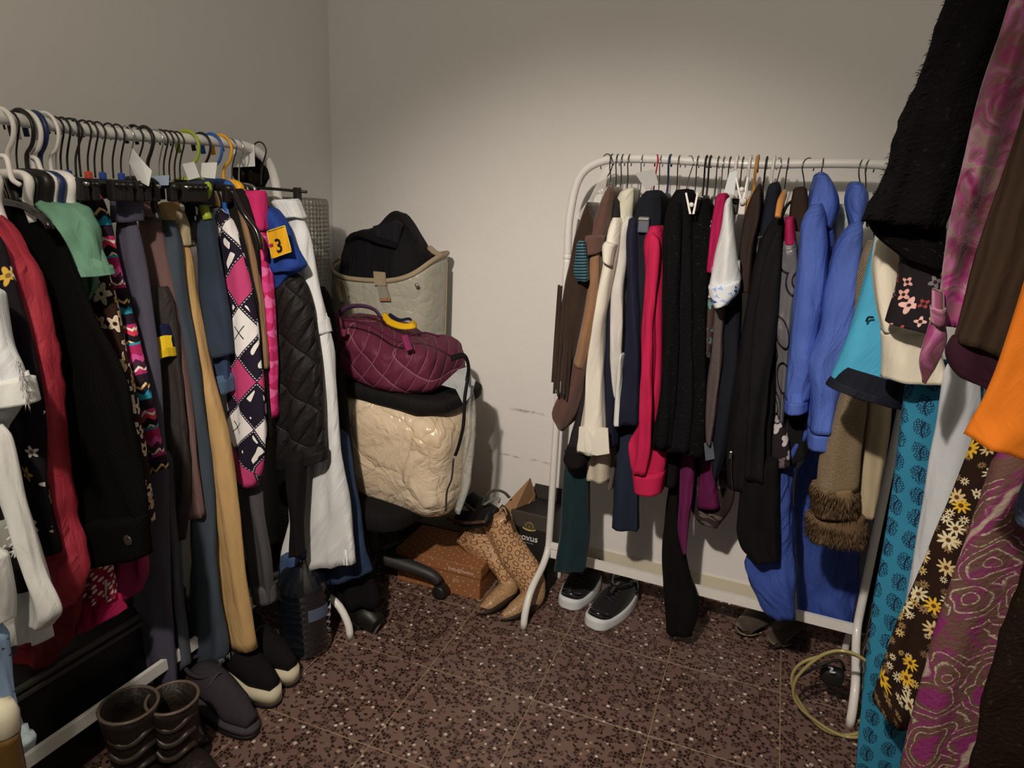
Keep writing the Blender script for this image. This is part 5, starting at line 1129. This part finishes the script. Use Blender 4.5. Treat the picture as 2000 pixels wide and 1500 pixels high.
# chunky sneakers
PAT = plain('141214', .18, coat=.8); MSH = knit('1a1716', '0d0c0c', 300., 300.); SOLE = plain('c8c2b8', .55)
def sneaker(label, heel, toe, L=.27, Wd=.098):
    h = at_z(*heel); q = at_z(*toe); d = (q-h); d.z = 0; d.normalize(); n = Vector((-d.y, d.x, 0)); o = h
    t = thing('sneaker', label, 'sneaker', o+d*L/2, 'pair of black sneakers')
    def w(f): return Wd/2*(.72+.5*math.sin(math.pi*min(1, f*.95+.03))**.8-.12*f*f) * (1 if f < .9 else math.sqrt(max(.08, 1-((f-.9)/.115)**2)))
    vs = []; fs = []; n_ = 30; prof = [(1., .0), (1.03, .012), (1.0, .026), (.96, .038)]
    for k, (s, z) in enumerate(prof):
        for i in range(n_+1):
            f = i/n_; up = .012*(1-f)**2 + .008*max(0, f-.8)/.2 if k >= 2 else .008*max(0, (f-.85)/.15) if k == 0 else 0
            for sd in (-1, 1): vs.append(o+d*(L*f)+n*sd*w(f)*s+Vector((0, 0, z+up)))
    st = (n_+1)*2
    for k in range(len(prof)-1):
        for i in range(n_):
            a = k*st+i*2; fs += [[a+2, a, a+st, a+st+2], [a+1, a+3, a+st+3, a+st+1]]
        a = k*st; fs.append([a, a+1, a+st+1, a+st]); a += 2*n_; fs.append([a+1, a, a+st, a+st+1])
    for i in range(n_): a = i*2; fs.append([a, a+2, a+3, a+1]); a += st*(len(prof)-1); fs.append([a, a+1, a+3, a+2])
    mk('sole', vs, fs, SOLE, t)
    pts = []; top = [(.03, .088), (.12, .098), (.25, .092), (.4, .088), (.52, .084), (.68, .066), (.84, .054), (.95, .046)]; ring = []
    vs = []; fs = []; sg = 16
    for f, hgt in top:
        for j in range(sg):
            a = math.pi*j/(sg-1); ex = math.copysign(abs(math.cos(a))**.7, math.cos(a)); vs.append(o+d*(L*f)+n*ex*w(f)*.92+Vector((0, 0, .034+(hgt-.034)*math.sin(a)**.75*(1 if f > .38 else (.86+.14*abs(math.cos(a)))))))
    for i in range(len(top)-1):
        for j in range(sg-1): a = i*sg+j; fs.append([a, a+1, a+sg+1, a+sg])
    fs.append([*range(sg)][::-1]); fs.append([*range((len(top)-1)*sg, len(top)*sg)])
    up_ = mk('upper', vs, fs, MSH, t); up_.modifiers.new('sub', 'SUBSURF').levels = 2; up_.modifiers['sub'].render_levels = 2
    P_ = lambda f, s, z: o+d*(L*f)+n*s+Vector((0, 0, z))
    tube('ankle_collar', [P_(.05, 0, .096), P_(.12, .030, .10), P_(.27, .031, .098), P_(.38, .018, .097), P_(.42, 0, .098), P_(.38, -.018, .097), P_(.27, -.031, .098), P_(.12, -.030, .10), P_(.05, 0, .096)], .007, PAT, t, 8, 50)
    blob('opening_shade', tuple(P_(.22, 0, .09)-Vector((.03, .04, .006))), tuple(P_(.22, 0, .09)+Vector((.03, .04, .008))), plain('0a0909', .9), t, 2.2, .001, rz=math.atan2(d.y, d.x)+1.57, seg=20, rows=10)  # solid near-black filler painting the shade inside the shoe
    tube('tongue', [P_(.36, 0, .102), P_(.45, 0, .098), P_(.58, 0, .086)], [.016, .022, .018], PAT, t, 12, 14, .35)
    for k in range(4): f = .45+.055*k; tube('lace', [P_(f, -.024, .09-.12*(f-.42)), P_(f+.01, 0, .104-.13*(f-.42)), P_(f, .024, .09-.12*(f-.42))], .0026, plain('1e1b1b', .6), t, 6, 12)
    tube('toe_cap', [P_(.80, -.034, .046), P_(.90, -.02, .058), P_(.92, 0, .062), P_(.90, .02, .058), P_(.80, .034, .046)], .010, PAT, t, 8, 20, .5)
    tube('heel_panel', [P_(.16, -.043, .055), P_(.05, -.030, .068), P_(.015, 0, .072), P_(.05, .030, .068), P_(.16, .043, .055)], .010, PAT, t, 8, 20, 1.6)
    return t
sneaker('black sneaker with a chunky white sole, right one of the pair', (1226, 1168), (1150, 1236), .255)
sneaker('black sneaker with a chunky white sole, left one behind the other', (1158, 1128), (1100, 1200), .255)
# brown ankle boots under the back rack
SU = fabric('4a3c32', .9, .15, .4, .2)
for lab, hl, tl, r in (('taupe ankle boot with a welted toe under the parka hem', (1500, 1215), (1450, 1242), 1), ('taupe ankle boot lying behind its pair under the parka', (1560, 1218), (1512, 1266), 1)):
    h = at_z(*hl); q = at_z(*tl); d = (q-h).normalized(); t = thing('ankle_boot', lab, 'boot', (h+q)/2)
    tube('foot', [h+Vector((0, 0, .05)), h.lerp(q, .5)+Vector((0, 0, .05)), q+Vector((0, 0, .035))], [.042, .044, .032], SU, t, 16, 20, .9)
    tube('shaft', [h+d*.02+Vector((0, 0, .04)), h+d*.005+Vector((0, 0, .09)), h-d*.01+Vector((0, 0, .15))], [.04, .042, .045], SU, t, 16, 14)
    n_ = Vector((-d.y, d.x, 0)); c_ = h.lerp(q, .8)+Vector((0, 0, .018)); tube('welt', [c_+n_*.036, c_+d*.03+n_*.026, c_+d*.045, c_+d*.03-n_*.026, c_-n_*.036], .0035, plain('6a5a44', .5), t, 6, 20)
    tube('sole', [h+Vector((0, 0, .008)), q+d*.01+Vector((0, 0, .008))], [.036, .034], plain('1a1410', .6), t, 12, 10, .22)
# coiled clear hose and striped bundle at the right foot of the rack
hz_ = NT('clear_hose'); hz_.b.inputs['Transmission Weight'].default_value = .35; HZ = hz_.done(alb('b09c60'), .15, coat=.6)
loop = []
cc1 = at_y(1628, 1345, -.42); cc2 = at_y(1646, 1348, -.44)
for i in range(60):
    a = 2*math.pi*i/26-.8; k = min(1, i/26.); c = cc1.lerp(cc2, k); r = .110+.006*math.sin(i*.9)+.006*k
    loop.append(c+Vector((r*math.cos(a), -.03*math.sin(a)*(1-.3*k)-.02*k, r*1.18*math.sin(a))))
zmin = min(p.z for p in loop); loop = [p+Vector((0, 0, .006-zmin)) if zmin < .006 else p for p in loop]
tube('coiled_hose', loop, .0042, HZ, None, 8, 240, label='coil of thin clear gold hose at the right foot of the back rack', cat='hose')
zf = thing('striped_bundle', 'zebra-striped cloth bundle behind the right foot of the rack', 'cloth', at_y(1680, 1400, -.30))
piece('bundle', zebra(), zf, -.30, '1706,1180 1692,1260 1680,1340 1684,1402', '1750,1180 1735,1260 1722,1340 1716,1402', .03, .06, wr=.012, wf=14)
tube('cable', [at_y(1560, 1322, -.36), at_y(1600, 1300, -.36), at_y(1640, 1290, -.34), at_y(1650, 1310, -.34)], .004, BK, zf, 8, 24)
blob('plug', tuple(at_y(1625, 1316, -.36)-Vector((.03, .02, .03))), tuple(at_y(1625, 1316, -.36)+Vector((.03, .02, .02))), BK, zf, 3., .004)
tube('pale_knot', [at_y(1618, 1303, -.385), at_y(1626, 1306, -.39), at_y(1622, 1312, -.39), at_y(1632, 1314, -.39)], .003, plain('a8a49c', .5), zf, 6, 16)

# ---------------------------------------------------------------- floor under the left rack
sc = thing('storage_chest', 'black chest with two grey metal trims under the left rack', 'chest', (.16, -1.42, 0))
box('case', (.03, -1.95, 0), (.268, -1.02, .315), plain('0d0b0b', .5), sc, .012)  # black taken deeper: shade under the rack put into the colour
MTR = plain('4a463c', .45, .4)
for z in (.285, .306): box('metal_trim', (.264, -1.94, z-.006), (.276, -1.03, z+.005), MTR, sc, .002)
BL = plain('1e1510', .5, bump=.8)  # brown leather darkened, with the shade under the rack put into its colour
def tall_boot(label, u, v, r, zt, dirx):
    o = at_z(u, v); t = thing('tall_boot', label, 'boot', o, 'pair of brown leather boots')
    lathe('shaft', [(r*.86, .03), (r*.8, .08), (r*.9, .13), (r*1.02, zt-.02), (r*1.05, zt), (r*.95, zt), (r*.9, zt-.06), (r*.7, zt-.14)], BL, t, o, 30, wob=.1)
    tube('rim', [o+Vector((r*1.03*math.cos(a), r*1.03*math.sin(a), zt)) for a in [2*math.pi*k/16 for k in range(17)]], .004, plain('5a4a3c', .4), t, 8, 60, cap=False)
    d = Vector((math.cos(dirx), math.sin(dirx), 0))
    tube('foot', [o+Vector((0, 0, .045)), o+d*.08+Vector((0, 0, .05)), o+d*.16+Vector((0, 0, .035)), o+d*.2+Vector((0, 0, .028))], [.045, .044, .036, .02], BL, t, 16, 20, .85)
    tube('sole', [o-d*.03+Vector((0, 0, .008)), o+d*.19+Vector((0, 0, .008))], [.04, .03], plain('120d0a', .6), t, 12, 12, .22)
    for k in range(3):
        a = -.6+k*.1; z = .10+.04*k; tube('strap', [o+Vector((r*.95*math.cos(a+b), r*.95*math.sin(a+b), z+.01*math.sin(b*3))) for b in (-1.2, -.7, -.2, .3, .8)], .007, plain('2c211a', .4), t, 8, 20, .5)
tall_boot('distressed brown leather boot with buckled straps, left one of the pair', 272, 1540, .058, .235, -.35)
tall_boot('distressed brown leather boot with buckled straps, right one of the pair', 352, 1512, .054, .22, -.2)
def low_shoe(label, u, v, ang, upper, side, L=.26, plat=.045, name='shoe', h=.1, cat='shoe'):
    o = at_z(u, v); d = Vector((math.cos(ang), math.sin(ang), 0)); n = Vector((-d.y, d.x, 0)); t = thing(name, label, cat, o-d*.1)
    Q = lambda f, s, z: o-d*(L*(1-f))+n*s+Vector((0, 0, z))
    def slabfoot(nm, z0, z1, mat, k):
        vs = []; N2 = 36
        for z, s in ((z0, k), (z1, k)):
            for j in range(N2):
                a = 2*math.pi*j/N2; f = .5+.5*math.cos(a); w = .046*s*(.82+.3*f-.12*f*f); vs.append(Q(f, w*math.copysign(abs(math.sin(a))**.8, math.sin(a)), z))
        fs = [[j, (j+1) % N2, (j+1) % N2+N2, j+N2] for j in range(N2)]+[[*range(N2)][::-1], [*range(N2, 2*N2)]]
        mk(nm, vs, fs, mat, t)
    slabfoot('outsole', 0, .012, plain('14100e', .6), 1.02); slabfoot('midsole', .012, plat, side, 1.)
    tube('upper', [Q(.04, 0, plat+.03), Q(.2, 0, plat+h*.55), Q(.42, 0, plat+h*.5), Q(.7, 0, plat+.026), Q(.95, 0, plat+.012)], [.03, .044, .044, .042, .02], upper, t, 18, 26, .9)
    tube('collar', [Q(.1, .032, plat+h*.9), Q(.3, .034, plat+h*.86), Q(.4, 0, plat+h*.84), Q(.3, -.034, plat+h*.86), Q(.1, -.032, plat+h*.9), Q(.04, 0, plat+h*.92), Q(.1, .032, plat+h*.9)], .006, upper, t, 8, 36)
    for k in range(3): tube('lace', [Q(.46+.07*k, -.03, plat+h*.72-.02*k), Q(.47+.07*k, 0, plat+h*.93-.026*k), Q(.46+.07*k, .03, plat+h*.72-.02*k)], .0026, plain('3a3430', .7), t, 6, 10)
low_shoe('grey-mauve suede shoe pointing into the room under the tan chinos', 500, 1440, -.15, fabric('352d2e', .9), fabric('40383a', .8), plat=.03, h=.11)  # suede darkened in colour to stand for the shade under the rack
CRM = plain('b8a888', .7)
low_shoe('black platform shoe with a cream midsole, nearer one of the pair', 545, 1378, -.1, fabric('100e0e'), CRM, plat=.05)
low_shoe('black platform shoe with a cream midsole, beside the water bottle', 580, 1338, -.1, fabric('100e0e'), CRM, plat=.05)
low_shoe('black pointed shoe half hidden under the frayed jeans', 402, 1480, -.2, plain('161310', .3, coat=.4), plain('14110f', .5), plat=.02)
bo_ = at_z(598, 1262); wb_ = thing('water_bottle', 'large dark ribbed plastic water bottle under the white trousers', 'bottle', bo_)
pr_ = [(.05, 0), (.074, .006), (.078, .02)]
for k in range(9): z = .03+.021*k; pr_ += [(.078, z), (.0745, z+.008), (.078, z+.016)]
pr_ += [(.077, .225), (.06, .27), (.03, .30), (.022, .32)]
lathe('bottle_body', pr_, plain('0e1014', .12, coat=1., spec=.7), wb_, bo_, 36)
lathe('cap', [(.02, .318), (.027, .32), (.027, .345), (.02, .347)], plain('22304a', .4), wb_, bo_, 20)
vs = []; 
for z in (.135, .175, .185):
    for k in range(9): a = -.75+k*.11; vs.append(bo_+Vector((.0795*math.cos(a), .0795*math.sin(a), z)))
mk('paper_label', vs, [[r*9+k, r*9+k+1, r*9+k+10, r*9+k+9] for r in (0,) for k in range(8)], plain('4a525e', .6), wb_)
t = thing('black_ankle_boot', 'black ankle boot beside the far foot of the left rack', 'boot', at_z(735, 1240)); o = at_z(700, 1215)
q = at_z(738, 1236); d = (q-o).normalized()
tube('foot', [o+Vector((0, 0, .045)), o.lerp(q, .6)+Vector((0, 0, .045)), q+Vector((0, 0, .03))], [.044, .044, .03], plain('110f0e', .45), t, 16, 20)
tube('shaft', [o+Vector((0, 0, .03)), o-d*.01+Vector((0, 0, .12)), o-d*.02+Vector((0, 0, .24))], [.043, .048, .052], plain('110f0e', .5), t, 16, 16)
tube('sole', [o+Vector((0, 0, .008)), q+Vector((0, 0, .008))], [.04, .03], plain('1c1614', .5), t, 12, 12, .22)
pt = at_y(8, 1376, -1.78); wp = thing('wooden_post', 'glossy brown wooden post cut off by the left edge of the photo', 'post', (pt.x-.012, pt.y, 0))
lathe('shaft', [(.018, 0), (.02, .01), (.018, .03), (.017, pt.z-.06), (.019, pt.z-.05)], plain('6a4a20', .3, coat=.6), wp, (pt.x-.012, pt.y, 0), 24)
lathe('knob', [(.017, pt.z-.05), (.02, pt.z-.045), (.021, pt.z-.02), (.016, pt.z-.004), (.004, pt.z)], plain('d8c8a4', .08, coat=1.), wp, (pt.x-.012, pt.y, 0), 24)  # pale colour paints the glint on the varnished top
